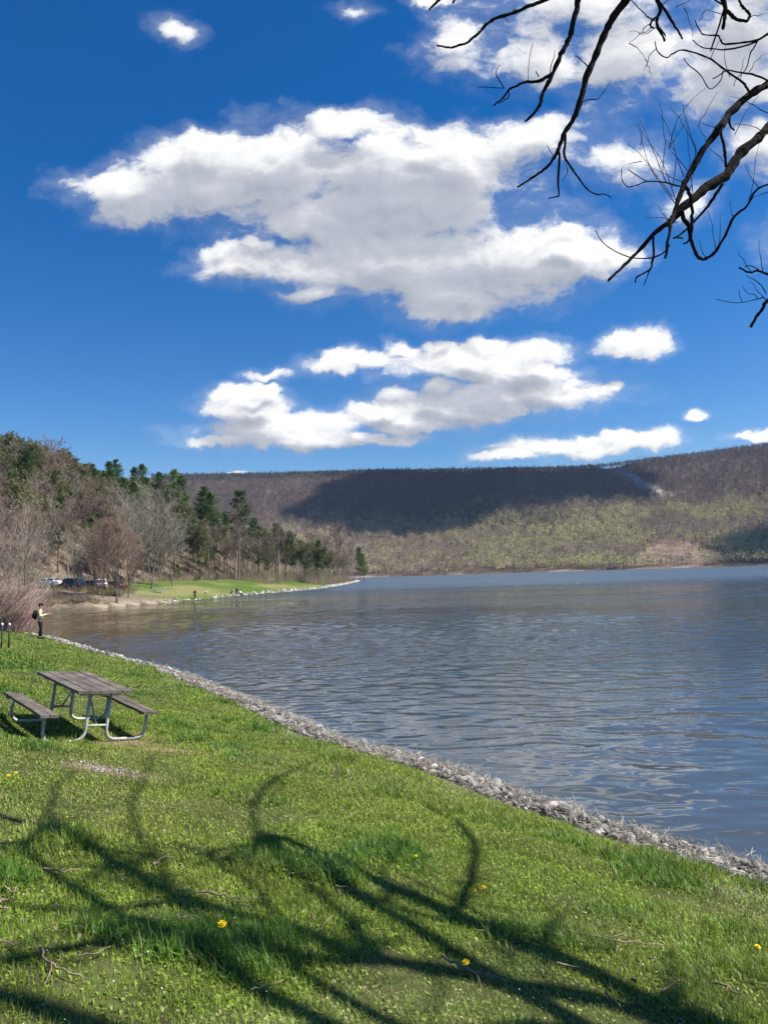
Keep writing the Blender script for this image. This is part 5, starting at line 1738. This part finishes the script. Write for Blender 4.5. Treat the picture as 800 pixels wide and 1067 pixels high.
place_px(NT[0], 9, 'bare_tree', 20, 60, 545, 'pale bare tree with slanting branches at the left above the red shrubs', 'tree', None, 1.1)
place_px(NT[1], 9, 'bare_tree', 10, 72, 560, 'dark trunked bare tree at the left edge behind the pale one', 'tree', None, 1.0)
place_px(NT[0], 9, 'bare_tree', -12, 58, 545, 'pale bare tree cut by the left edge of the photo', 'tree', None, 1.1)
# slanting bare leader over the cove, tips toward the cars
mb = MB()
bx, by = at_px(24, 56)
p0 = np.array([bx, by, max(hz(bx, by), 0)])
tip_ = atdepth(52, 611, 56.0); midp = atdepth(36, 622, 56.0)
e = empty('leaning_sapling', p0); tag(e, 'pale slanting sapling leaning right over the cove beside the red shrubs', 'sapling')
pp = np.array([(0, 0, -.1), (midp - p0) * .5, midp - p0, (tip_ - p0) * .8 + [0, 0, .05], tip_ - p0])
mb.tube(pp, [.07, .06, .05, .035, .015], 8); mb.build('trunk', plain('pale_bark', (.42, .36, .28), .85, 0, .2, 6), e, True)
g = np.random.default_rng(5)
Q0 = pp[None]; L2, R2_ = sprout(Q0, np.array([[.07, .06, .05, .035, .015]]), 18, .2, .35, .6, 3, g, .3, .5, rmin=.008)
L3, R3_ = sprout(L2, R2_, 6, .2, .5, .6, 2, g, .2, .6, rmin=.006)
V_, F_ = polys_mesh([(L2, R2_), (L3, R3_)], 3)
link('branches', faces_mesh('branches', V_, F_, np.tile(np.array([.33, .26, .2]), (len(V_), 1))), e, M['wood'])

# ------------------------------------------------------------------ the tree overhead
TB = np.array([6.6, .6]); TZ = hz(*TB)
te = empty('overhanging_tree', (TB[0], TB[1], TZ)); tag(te, 'dark bare tree leaning from the right with crooked branches against the sky', 'tree')
TE = np.array([TB[0], TB[1], TZ])
def crook(pts, amt, seed, sub=4):
    """resample a polyline smoothly and add small crooks"""
    P = np.array(pts, float); g = np.random.default_rng(seed)
    n = len(P); out_ = []
    for i in range(n - 1):
        p0 = P[max(i - 1, 0)]; p1 = P[i]; p2 = P[i + 1]; p3 = P[min(i + 2, n - 1)]
        for t in np.arange(sub) / sub:
            out_.append(.5 * ((2 * p1) + (-p0 + p2) * t + (2 * p0 - 5 * p1 + 4 * p2 - p3) * t * t + (-p0 + 3 * p1 - 3 * p2 + p3) * t ** 3))
    out_.append(P[-1]); out_ = np.array(out_)
    if amt: out_[1:-1] += g.normal(0, amt, out_[1:-1].shape)
    return out_


def branch_mesh(paths, name, n=9):
    """paths: list of (points, radii)"""
    mb = MB(); g = np.random.default_rng(len(paths) * 7 + 3)
    for pts, rad in paths:
        P = crook(pts, min(rad) * .25, int(abs(pts[0][0]) * 1000) % 9999)
        R_ = np.interp(np.linspace(0, 1, len(P)), np.linspace(0, 1, len(rad)), rad)
        R_ = R_ * (1 + .12 * g.normal(size=len(R_)))
        mb.tube(P - TE, np.clip(R_, .001, None), n)
    return mb.build(name, M['bark_dark'], te, True)


PXR = lambda r_, D: r_ * D / F
def bpx(pts, D0, D1, r0_, r1_):
    n = len(pts); Ds = np.linspace(D0, D1, n)
    return [atdepth(x, y, D) for (x, y), D in zip(pts, Ds)], [PXR(r_, D) for r_, D in zip(np.linspace(r0_, r1_, n), Ds)]


TRUNK = [TE + np.array(p) for p in ((0, 0, -.3), (.05, .05, 1.2), (-.15, .2, 2.8), (-.25, .5, 4.4), (-.5, .9, 6.0), (-.6, 1.3, 7.6), (-.9, 1.5, 9.4), (-1.0, 1.8, 11.5))]
mb = MB(); P = crook(TRUNK, .02, 3); mb.tube(P - TE, np.interp(np.linspace(0, 1, len(P)), [0, .05, .5, 1], [.42, .30, .20, .06]), 16); mb.build('trunk', M['bark_dark'], te, True)
T4, T6, T7, T9 = TRUNK[3], TRUNK[4], TRUNK[5], TRUNK[6]
# main visible limbs
b9 = [(800, 132.6), (786, 147), (770.8, 160), (762, 173), (755, 183), (737, 194.5), (723.5, 205.8), (708, 219), (699, 229.5), (680.8, 244), (658, 268.8), (645, 281), (633.5, 292.4)]
p9, q9 = bpx(b9, 5.6, 5.0, 6.3, 1.3)
q9 = [PXR(v * .86, 5.3) for v in (6.0, 5.9, 6.8, 5.4, 6.2, 5.6, 5.2, 4.8, 3.8, 2.6, 2.2, 1.8, 1.6)]
ex9 = [T4, T4 * .62 + atdepth(900, 20, 5.9) * .38 + [0, 0, -.15], atdepth(905, 30, 5.9), atdepth(845, 85, 5.75)]
b8 = [(800, 86.6), (782, 98), (759.5, 118), (749, 133.8), (732.5, 156), (724, 170), (716.8, 183), (710, 199), (703, 219), (699, 229), (696.5, 246), (692.5, 268.8)]
p8, _ = bpx(b8, 5.5, 4.9, 4, 1); q8 = [PXR(v, 5.3) for v in (4.2, 4.4, 4.0, 3.8, 3.3, 3.2, 3.0, 2.6, 2.1, 1.9, 1.6, 1.3)]
ex8 = [T6, T6 * .6 + atdepth(900, -40, 5.8) * .4, atdepth(905, -10, 5.8), atdepth(848, 50, 5.65)]
branch_mesh([(ex9 + p9, [.13, .10, .07, .05] + q9)], 'limb', 12)
branch_mesh([(ex8 + p8, [.10, .08, .05, .034] + q8)], 'limb', 12)
# side branches: pixel traces on the sight lines, at the depth of the limb they leave
side_ = [
    ([(679.6, 245), (680.8, 264), (679, 273), (677.4, 280), (670, 285), (662.8, 289), (661.6, 294.6)], 5.1, 1.3, .8),
    ([(677.4, 279), (674, 288), (670.6, 297)], 5.1, .8, .4),
    ([(712, 191), (716, 199), (720, 208), (721, 226), (719.5, 240), (719, 248.5)], 5.15, 2.0, 1.7),
    ([(710, 219), (712, 229), (716.8, 235), (719, 248.5), (724.6, 264), (730, 270), (737, 268.5), (743.8, 263), (755, 246), (764, 226), (777.5, 214.8), (786.5, 199), (800, 192), (830, 180)], 5.2, 2.4, .9),
    ([(719, 246), (716, 252), (711, 254)], 5.15, 1.2, .7),
    ([(711, 248), (701, 247.5)], 5.1, 1.1, .6),
    ([(752.8, 191), (745, 203), (737, 214.8), (721, 232.8), (711, 242), (701, 248.5)], 5.25, 1.9, .9),
    ([(749, 133.8), (753.9, 151.8), (755, 162), (755.5, 174)], 5.4, 1.4, 1.6),
    ([(759.5, 122.5), (759.2, 128), (760.6, 131.5), (765, 136)], 5.4, 1.3, .9),
    ([(697.6, 255), (689.8, 264), (676, 269), (653.8, 267.6), (633.5, 257.5), (625, 249), (620, 240)], 5.0, .9, .4),
    ([(710, 194.5), (701, 192.5), (692, 190), (674, 189), (664, 192.5), (653.8, 194.5), (648, 188), (647, 176)], 5.1, .9, .45),
    ([(674, 189), (663, 183), (653.8, 176.5)], 5.1, .6, .35),
    ([(781, 97), (777, 91), (773, 85.5), (755, 73), (741, 62), (726, 56), (711, 52), (700, 56), (694, 60), (685, 54), (682, 43)], 5.3, 1.3, .5),
    ([(800, 84), (788, 79), (777.5, 76.5), (757, 73)], 5.3, 1.1, .8),
    ([(757, 73), (748, 79), (742, 82)], 5.3, .7, .5),
    ([(712, 60), (716, 67), (728, 76.5), (734, 86), (739, 92.7), (746, 89), (750.5, 83), (753, 74)], 5.3, .5, .6),
    ([(840, 12), (815, 26), (800, 35), (788.8, 41.6), (775, 44), (755, 46), (750, 41), (747, 37), (732.5, 36), (727, 29), (723.5, 21)], 5.4, 1.6, .5),
    ([(788.8, 42.7), (775, 48), (755, 51.8), (741.5, 50.6), (730, 49), (721, 41.6)], 5.4, 1.0, .5),
    ([(788.8, 42.7), (784, 51), (781, 56), (777.5, 70), (772, 77), (766, 83), (764, 90)], 5.4, .8, .4),
    ([(745, -60), (750, -25), (752.8, 0), (755, 11), (754, 20), (752.8, 30)], 5.2, 3.0, 1.8),
    ([(754, 9), (747, 32), (740, 53)], 5.2, 1.2, .7),
    ([(755, 9), (760, 14), (764, 18), (770, 21), (777.5, 21.4), (781, 15.8), (777, 11), (773, 7), (770, 1), (769.6, -8)], 5.2, 2.0, 1.1),
    ([(755, 6), (747, 2), (740, -6)], 5.2, 1.0, .7),
    ([(670, -40), (679, -18), (685, 0), (687.5, 11), (684, 20), (685, 29), (689, 36), (692, 43)], 5.1, 2.6, 1.1),
    ([(686, 2), (690, 7), (701, 25), (707, 34), (711, 40.5)], 5.1, 1.5, 1.0),
    ([(684, 18), (679, 21), (677, 27), (681, 29)], 5.1, 1.3, .8),
    ([(683, 22), (676, 18), (674, 17), (665, 8), (657, 0), (652, -8)], 5.1, .7, .5),
    ([(685, 28), (690, 33), (693, 38)], 5.1, 1.0, .6),
    # b3 family
    ([(668, -50), (660, -22), (651.5, 0), (641, 14), (633.5, 27), (626, 43), (620, 58.5), (611.6, 78), (607, 95), (602, 112), (596, 126), (588, 138), (584, 149), (580.6, 158), (573, 170), (563.7, 178.4), (550, 188), (538.4, 195)], 4.9, 4.9, 1.0),
    ([(581, 158), (582.5, 163), (581, 188.8), (582, 202.8), (578, 205), (571, 206.6)], 4.9, 1.5, .5),
    ([(589, 140), (588.5, 150), (587.8, 162.5), (595.6, 175.6), (600, 182), (605, 188.8), (612.5, 198), (621.9, 202.8), (629, 202), (636.9, 206)], 4.9, 1.5, .45),
    ([(606.9, 106), (614, 103.5), (621.9, 103.4), (628, 96), (635, 86.6)], 4.9, .6, .35),
    ([(612, 69), (607, 64), (600, 58)], 4.9, .8, .4),
    ([(576, 162), (572, 156), (570, 151)], 4.9, .5, .3),
    # b2 family
    ([(600, -60), (601, -25), (601.6, 0), (600.5, 10), (595, 34), (590, 46), (584, 56), (580, 66), (575, 77.6), (570, 88), (566, 95), (562.6, 108), (559, 114), (554.4, 120), (547, 126)], 4.7, 3.6, 1.3),
    ([(575, 77), (568, 81), (561.5, 84.4), (550, 85.5), (545, 86), (539, 89), (530, 93.4), (524, 102), (519, 106), (514, 110)], 4.7, 2.0, .7),
    ([(529, 94), (530, 100), (526, 104), (519, 108)], 4.7, .8, .5),
    ([(525, 92), (519, 82), (516.5, 76.5), (518, 71), (520, 67.5)], 4.7, .6, .3),
    ([(524, 92), (510, 91), (496, 90.5)], 4.7, .5, .3),
    ([(549.8, 84), (551, 64), (554.8, 44)], 4.7, .4, .25),
    ([(572.8, 76), (574, 67), (577, 60), (578, 52)], 4.7, .6, .3),
    ([(561, 80), (558, 74)], 4.7, .7, .5),
    # b1
    ([(640, -35), (600, -14), (567.4, 0), (552, 6), (536.8, 12.4), (518.8, 18), (511, 22), (505, 27), (499, 34), (494, 38), (485, 45), (475, 48), (467, 49.5), (454.6, 47)], 4.5, 2.3, .9),
    ([(475, -20), (463, -8), (457, 0), (452, 5), (446.8, 10)], 4.5, 2.2, 1.0),
    ([(478, -12), (474, -2), (472, 3)], 4.5, 1.5, 1.0),
    # lower right pieces
    ([(860, 260), (825, 292), (800, 312.6), (796, 317), (793, 322.8), (787, 331), (782, 340.8)], 5.6, 2.4, 1.5),
    ([(860, 300), (825, 292), (800, 285.6), (788.8, 282), (782, 284), (775, 282), (769.6, 278.9)], 5.6, 1.5, .9),
    ([(798, 314), (795, 310), (788.8, 311.5), (773, 315), (760, 315), (745, 311.5)], 5.6, .6, .3),
    ([(798, 306), (793, 298), (786, 292), (776, 287)], 5.6, .6, .35),
    ([(790, 281), (782, 277), (775, 278)], 5.6, .6, .4),
]
for pts, D, ra_, rb_ in side_:
    branch_mesh([bpx(pts, D, D, ra_, rb_)], 'branch', 7)
# join the upper branches that enter at the top of the photo to the trunk
def joiner(end, root, r0_, r1_, bow):
    root = np.array(root); end = np.array(end)
    mid = (root + end) / 2 + np.array([0, 0, bow])
    branch_mesh([([root, root * .7 + mid * .3 + [0, 0, bow * .4], mid, mid * .3 + end * .7 + [0, 0, bow * .1], end], [r0_, r0_ * .8, (r0_ + r1_) / 2, r1_ * 1.1, r1_])], 'limb', 10)
joiner(atdepth(668, -50, 4.9), T6, .09, PXR(5.6, 4.9), .9)
joiner(atdepth(600, -60, 4.7), atdepth(668, -75, 4.9) + [0.3, 0, .25], .045, PXR(3.6, 4.7), .12)
joiner(atdepth(640, -35, 4.5), atdepth(668, -50, 4.9) + [.1, 0, .12], .03, PXR(2.3, 4.5), .06)
joiner(atdepth(475, -20, 4.5), atdepth(600, -60, 4.7), .025, PXR(2.2, 4.5), .15)
joiner(atdepth(745, -60, 5.2), T6, .07, PXR(3.0, 5.2), .7)
joiner(atdepth(670, -40, 5.1), atdepth(745, -62, 5.2), .035, PXR(2.6, 5.1), .2)
joiner(atdepth(840, 12, 5.4), atdepth(905, -10, 5.8), .03, PXR(1.6, 5.4), .05)
joiner(atdepth(830, 180, 5.2), atdepth(905, 150, 5.6), .02, PXR(.9, 5.2), .05)
joiner(atdepth(860, 260, 5.6), T4, .06, PXR(2.4, 5.6), .3)
joiner(atdepth(905, 150, 5.6), T4, .05, .015, .3)
# fine twigs round the fork of the lower limb and elsewhere
g = np.random.default_rng(8)
tw_ = []
for (a, b) in (((703, 212), (664, 128)), ((700, 205), (655, 150)), ((706, 215), (668, 138)), ((694, 190), (667, 125)), ((700, 195), (688, 118)), ((712, 184), (690, 140)), ((716, 178), (693, 148)), ((712, 190), (672, 170)),
               ((724, 168), (697, 112)), ((726, 160), (710, 108)), ((697, 152), (716, 122)), ((697, 155), (735, 92)), ((690, 178), (686, 105)), ((722, 212), (716, 130)), ((738, 150), (727, 132)), ((727, 132), (748, 96)),
               ((752, 168), (737, 150)), ((718, 200), (722, 178)), ((668, 168), (655, 172)), ((667, 152), (666, 128)), ((748, 133), (730, 128)), ((705, 232), (672, 226)), ((700, 236), (680, 210)), ((745, 262), (738, 218)), ((748, 256), (750, 222)),
               ((764, 226), (760, 206)), ((735, 268), (727, 250)), ((800, 200), (780, 206)), ((778, 215), (790, 150)), ((790, 195), (775, 170)), ((795, 285), (790, 250)), ((782, 283), (768, 262)), ((797, 312), (780, 292)), ((773, 315), (770, 300)), ((789, 311), (772, 298)),
               ((760, 80), (755, 45)), ((770, 84), (775, 60)), ((780, 75), (798, 55)), ((740, 60), (752, 40)), ((684, 50), (672, 75)), ((676, 25), (655, 45)), ((655, 45), (672, 62)), ((672, 62), (677, 78)), ((690, 5), (703, -5)), ((703, 8), (730, -6)), ((712, 8), (722, 38)), ((800, 118), (760, 100)), ((800, 140), (765, 128)),
               ((765, 140), (790, 100)), ((688, 28), (655, 33)), ((681, 29), (665, 35)), ((755, 15), (735, 10)), ((781, 18), (800, 14)), ((735, 10), (728, 22)), ((588, 160), (591, 175)), ((591, 175), (585, 190)), ((537, 12), (533, 8)), ((525, 17), (530, 23))):
    a = np.array(a, float); b = np.array(b, float); n = 6
    t_ = np.linspace(0, 1, n)[:, None]; nrm = np.array([-(b - a)[1], (b - a)[0]]) / (np.linalg.norm(b - a) + 1e-6)
    bow = g.normal(0, .05) * np.linalg.norm(b - a)
    pts = a + (b - a) * t_ + nrm * (bow * np.sin(t_ * PI)) + g.normal(0, .8, (n, 2)) * (t_ > 0)
    D = 5.0 + g.uniform(-.05, .35) if a[0] < 760 or a[1] > 100 else 5.4
    P = np.array([atdepth(x, y, D + .25 * s[0] * g.uniform(-.3, 1)) for (x, y), s in zip(pts, t_)])
    tw_.append((P[None], np.linspace(.0032, .0014, n)[None]))
    Vt_, Ft_ = polys_mesh(tw_[-1:], 5)
    link('twig', faces_mesh('twig', Vt_ - TE, Ft_), te, M['bark_twig'])

# limbs of the same tree that stay above and right of the picture and throw the shadows on the lawn
M1 = [(-60, 830), (0, 850), (60, 872), (110, 895), (160, 925), (215, 945), (280, 965), (350, 988), (440, 1008), (540, 1028), (650, 1050), (760, 1085)]
M2 = [(330, 905), (380, 932), (440, 955), (500, 968), (560, 990), (630, 1020), (700, 1052), (790, 1095)]
BR = [  # pixel trace of the shadow, index of parent limb, radius tip, radius root
    ([(325, 798), (294, 808), (270, 828), (263, 850), (272, 875), (296, 905), (335, 935), (390, 968)], 0, .022, .05),
    ([(440, 838), (472, 856), (492, 880), (492, 910), (480, 938), (470, 955)], 1, .025, .055),
    ([(-60, 1010), (20, 1000), (90, 985), (170, 985), (250, 992), (330, 1004), (400, 1008)], 0, .035, .075),
    ([(-60, 935), (20, 945), (90, 950), (150, 945), (200, 948)], 0, .02, .04),
    ([(158, 790), (150, 812), (138, 835), (140, 862), (160, 890), (178, 925)], 0, .015, .035),
    ([(80, 800), (60, 820), (52, 842), (60, 866)], 0, .015, .03),
    ([(190, 880), (225, 900), (262, 925), (300, 955)], 0, .012, .035),
    ([(590, 950), (570, 965), (566, 985)], 1, .012, .03),
    ([(700, 990), (690, 1012), (705, 1040)], 1, .012, .03),
    ([(420, 880), (400, 905), (405, 938)], 1, .012, .03),
    ([(40, 900), (90, 905), (130, 912)], 0, .01, .025),
]
def cast(pts, t0_, dt=0.0):
    t_ = t0_
    for _ in range(40):
        P = [hitground(x, y) + SUN * (t_ + dt * q) for q, (x, y) in zip(np.linspace(1, 0, len(pts)), pts)]
        if all((proj(p)[2] < .3) or proj(p)[1] < -25 or proj(p)[0] > 830 for p in P): break
        t_ += .3
    return P, t_
P1_, t1_ = cast(M1, 9.0, 1.5); P2_, t2_ = cast(M2, 8.0, 1.5)
shp = [(P1_, .045, .105), (P2_, .02, .075)]
for P, ra_, rb_ in list(shp):
    branch_mesh([(P, list(np.linspace(ra_, rb_, len(P))))], 'limb', 10)
def on_limb(k, px_):
    """point of a parent limb whose shadow falls at this pixel column"""
    tr = (M1, M2)[k]; P = np.array(shp[k][0]); xs = [p[0] for p in tr]
    return np.array([np.interp(px_, xs, P[:, c]) for c in range(3)])
for (pts, k, ra_, rb_) in BR:
    root = on_limb(k, pts[-1][0]); g_ = hitground(*pts[-1]); tr_ = (root[2] - g_[2]) / SUN[2]
    P, _ = cast(pts, tr_, .8)
    P = P[:-1] + [root]
    shp.append((P, ra_, rb_))
    branch_mesh([(P, list(np.linspace(ra_, rb_, len(P))))], 'limb', 8)
g = np.random.default_rng(12)
joiner(shp[0][0][-1], T9, .13, .105, .3)
joiner(shp[1][0][-1], T7, .12, .075, .3)
# secondary twigs on those limbs, kept out of the picture
tw2 = []
for (P, ra_, rb_) in shp:
    Q = np.array(P)[None]; R_ = np.full((1, len(P)), (ra_ + rb_) / 2)
    A1, B1 = sprout(Q, R_, 14 if len(P) > 6 else 6, .05, .18, .8, 5, g, .1, .4, len_abs=1.0, wig=.3)
    A2, B2 = sprout(A1, B1, 5, .2, .5, .7, 3, g, .1, .5, wig=.3, rmin=.006)
    for A_, B_ in ((A1, B1), (A2, B2)):
        for a, b in zip(A_, B_):
            if all(proj(p)[1] < -15 or proj(p)[0] > 815 or proj(p)[2] < .3 for p in a): tw2.append((a[None], b[None]))
Vt_, Ft_ = polys_mesh(tw2, 5)
link('twigs', faces_mesh('upper_twigs', Vt_ - TE, Ft_), te, M['bark_twig'])

# ------------------------------------------------------------------ fallen twigs on the lawn
STK = [([(45, 911), (62, 913), (84, 911)], 6, 'straight pale twig lying left of the forked stick'), ([(160, 906), (168, 901), (177, 895)], 11, 'short thick pale stick lying in the long shadow'),
       ([(183, 934), (215, 936), (240, 942), (256, 949), (265, 955)], 6, 'long curved twig in front of the thick pale stick'), ([(130, 966), (165, 965), (186, 963), (209, 960)], 6, 'long pale twig left of the lone dandelion'),
       ([(-3, 947), (8, 945), (15, 944)], 14, 'broken pale stick at the left edge of the lawn'), ([(0, 951), (9, 955)], 9, 'stub of pale wood beside the broken stick'), ([(-2, 990), (10, 990), (20, 992)], 7, 'twig at the left edge nearer the camera than the broken stick'),
       ([(42, 996), (48, 1008), (60, 1016), (88, 1028)], 10, 'crooked brown stick at lower left'), ([(329, 982), (337, 971), (346, 960)], 5, 'short twig standing out right of the lone dandelion'),
       ([(460, 1004), (480, 1014), (500, 1021), (529, 1030)], 9, 'brown stick beside the lowest dandelion'), ([(586, 974), (612, 981), (650, 987), (692, 991)], 6, 'long thin stalk in the sunny grass at right'),
       ([(578, 1010), (600, 1014), (622, 1020)], 5, 'thin dry stalk below the long one'), ([(630, 1040), (638, 1048), (646, 1057)], 5, 'short dry stalk near the bottom edge'), ([(740, 1030), (757, 1036), (776, 1047)], 7, 'pale twig in the lower right of the lawn'),
       ([(350, 928), (372, 934), (398, 948)], 5, 'thin twig in the middle of the shade'), ([(348, 800), (349, 815), (350, 832)], 4, 'upright dry stalk standing in the lawn beyond the curved shadow'), ([(322, 838), (340, 834), (352, 826)], 4, 'thin twig lying beside the upright stalk'),
       ([(5, 930), (13, 936), (20, 926)], 6, 'bent twig above the broken stick at left'), ([(80, 1005), (102, 1000), (115, 994)], 5, 'thin pale twig above the crooked stick'), ([(262, 1040), (280, 1036), (296, 1029)], 5, 'thin twig at bottom centre left'),
       ([(690, 1040), (706, 1030), (722, 1029)], 6, 'dry leaf stalk near the pale twig at lower right')]
for k, (pts, w_, lab) in enumerate(STK):
    P = []
    for j, (x, y) in enumerate(pts):
        if 'upright' in lab:
            b0 = hitground(pts[-1][0], pts[-1][1]); P.append(b0 + np.array([.01 * j, 0, .33 * (len(pts) - 1 - j) / (len(pts) - 1)])); continue
        h = hitground(x, y); P.append(h + [0, 0, .034])
    D = np.linalg.norm(P[0] - CAM); base = P[0].copy(); r_ = .5 * .38 * min(w_, 8) ** .85 / F * D
    P = crook(np.array(P), r_ * .7, k + 50, 4)
    e = empty('fallen_twig', base); tag(e, lab, 'twig', 'twigs fallen on the lawn')
    mb = MB(); mb.tube(P - base, np.linspace(r_ * 1.1, r_ * .55, len(P)) * (1 + .15 * np.random.default_rng(k).normal(size=len(P))), 7); mb.build('stem', M['stick'], e, True)
    if w_ >= 6:
        mb = MB(); i = len(P) // 2; dd_ = unit(P[i + 1] - P[i]); sd_ = unit(np.cross(dd_, [0, 0, 1.0])) * (1 if k % 2 else -1)
        q = P[i]; l_ = np.linalg.norm(P[-1] - P[0]) * .28
        mb.tube(np.array([q, q + (dd_ + sd_ * .6) * l_ * .5 + [0, 0, .01], q + (dd_ + sd_ * .9) * l_]) - base, [r_ * .6, r_ * .5, r_ * .3], 6); mb.build('side_twig', M['stick'], e, True)

# ------------------------------------------------------------------ dandelions
def dandelion_meshes():
    g = np.random.default_rng(3); mb = MB()
    for ring, (n, r_, ti) in enumerate(((22, .019, .25), (18, .015, .6), (14, .010, 1.0), (8, .006, 1.3))):
        for i in range(n):
            a = 2 * PI * i / n + ring * .3 + g.normal(0, .05); d = np.array([math.cos(a) * math.cos(ti), math.sin(a) * math.cos(ti), math.sin(ti)])
            s = np.array([-math.sin(a), math.cos(a), 0]) * .0022; b0 = np.array([0, 0, .002 * ring]); L_ = r_ * g.uniform(.85, 1.1)
            up_n = np.cross(d, s / np.linalg.norm(s)) * .0008
            q = [b0 - s * .5, b0 + s * .5, b0 + d * L_ + s, b0 + d * L_ - s]
            V = [p + up_n for p in q] + [p - up_n for p in q]
            mb.add(V, [(0, 1, 2, 3), (7, 6, 5, 4), (0, 4, 5, 1), (1, 5, 6, 2), (2, 6, 7, 3), (3, 7, 4, 0)])
    fl = mb.mesh('petals'); fl.materials.append(M['petal'])
    mb = MB(); mb.tube([(0, 0, -.09), (.004, .002, -.04), (0, 0, 0)], [.0022, .002, .0028], 7); mb.tube([(0, 0, -.007), (0, 0, .001)], [.003, .007], 8)
    st_ = mb.mesh('stem', True); st_.materials.append(M['stem'])
    return fl, st_


DF, DS = dandelion_meshes()
for (px, py, s, lab) in ((232, 984, 1.25, 'lone yellow dandelion in the shaded grass left of centre'), (494, 938, .95, 'yellow dandelion, left of the close pair'), (504, 935, .95, 'yellow dandelion, right of the close pair'),
                         (486, 1020, 1.05, 'yellow dandelion beside the brown stick at the bottom'), (433, 899, .8, 'small yellow dandelion near the middle shadow edge'), (790, 999, 1.0, 'yellow dandelion by the right edge of the photo'),
                         (9, 816, .95, 'yellow dandelion, left of two below the picnic table bench'), (17, 812, .85, 'yellow dandelion, right of two below the picnic table bench')):
    h = hitground(px, py + 2)
    e = empty('dandelion', (h[0], h[1], h[2] + .082 * s)); e.scale = (s, s, s); e.rotation_euler = (.5, .1, px)
    e.rotation_euler = (random.uniform(.15, .45), random.uniform(-.2, .2), 0)
    link('flower_head', DF, e); link('stem', DS, e)
    tag(e, lab, 'dandelion', 'dandelions in the lawn')

# ------------------------------------------------------------------ haze
mh = bpy.data.materials.new('haze'); mh.use_nodes = True; nh = mh.node_tree; nh.nodes.clear()
pv = nh.nodes.new('ShaderNodeVolumePrincipled'); oh = nh.nodes.new('ShaderNodeOutputMaterial')
pv.inputs['Color'].default_value = (.62, .74, 1.0, 1); pv.inputs['Density'].default_value = .00006; pv.inputs['Anisotropy'].default_value = .0
nh.links.new(pv.outputs[0], oh.inputs['Volume'])
if HAZE:
    mb = MB(); mb.box((0, 0, 144), (12600, 12600, 300)); o = mb.build('haze', mh); tag(o, kind='stuff', label='thin blue air between the lawn and the long ridge', cat='haze')
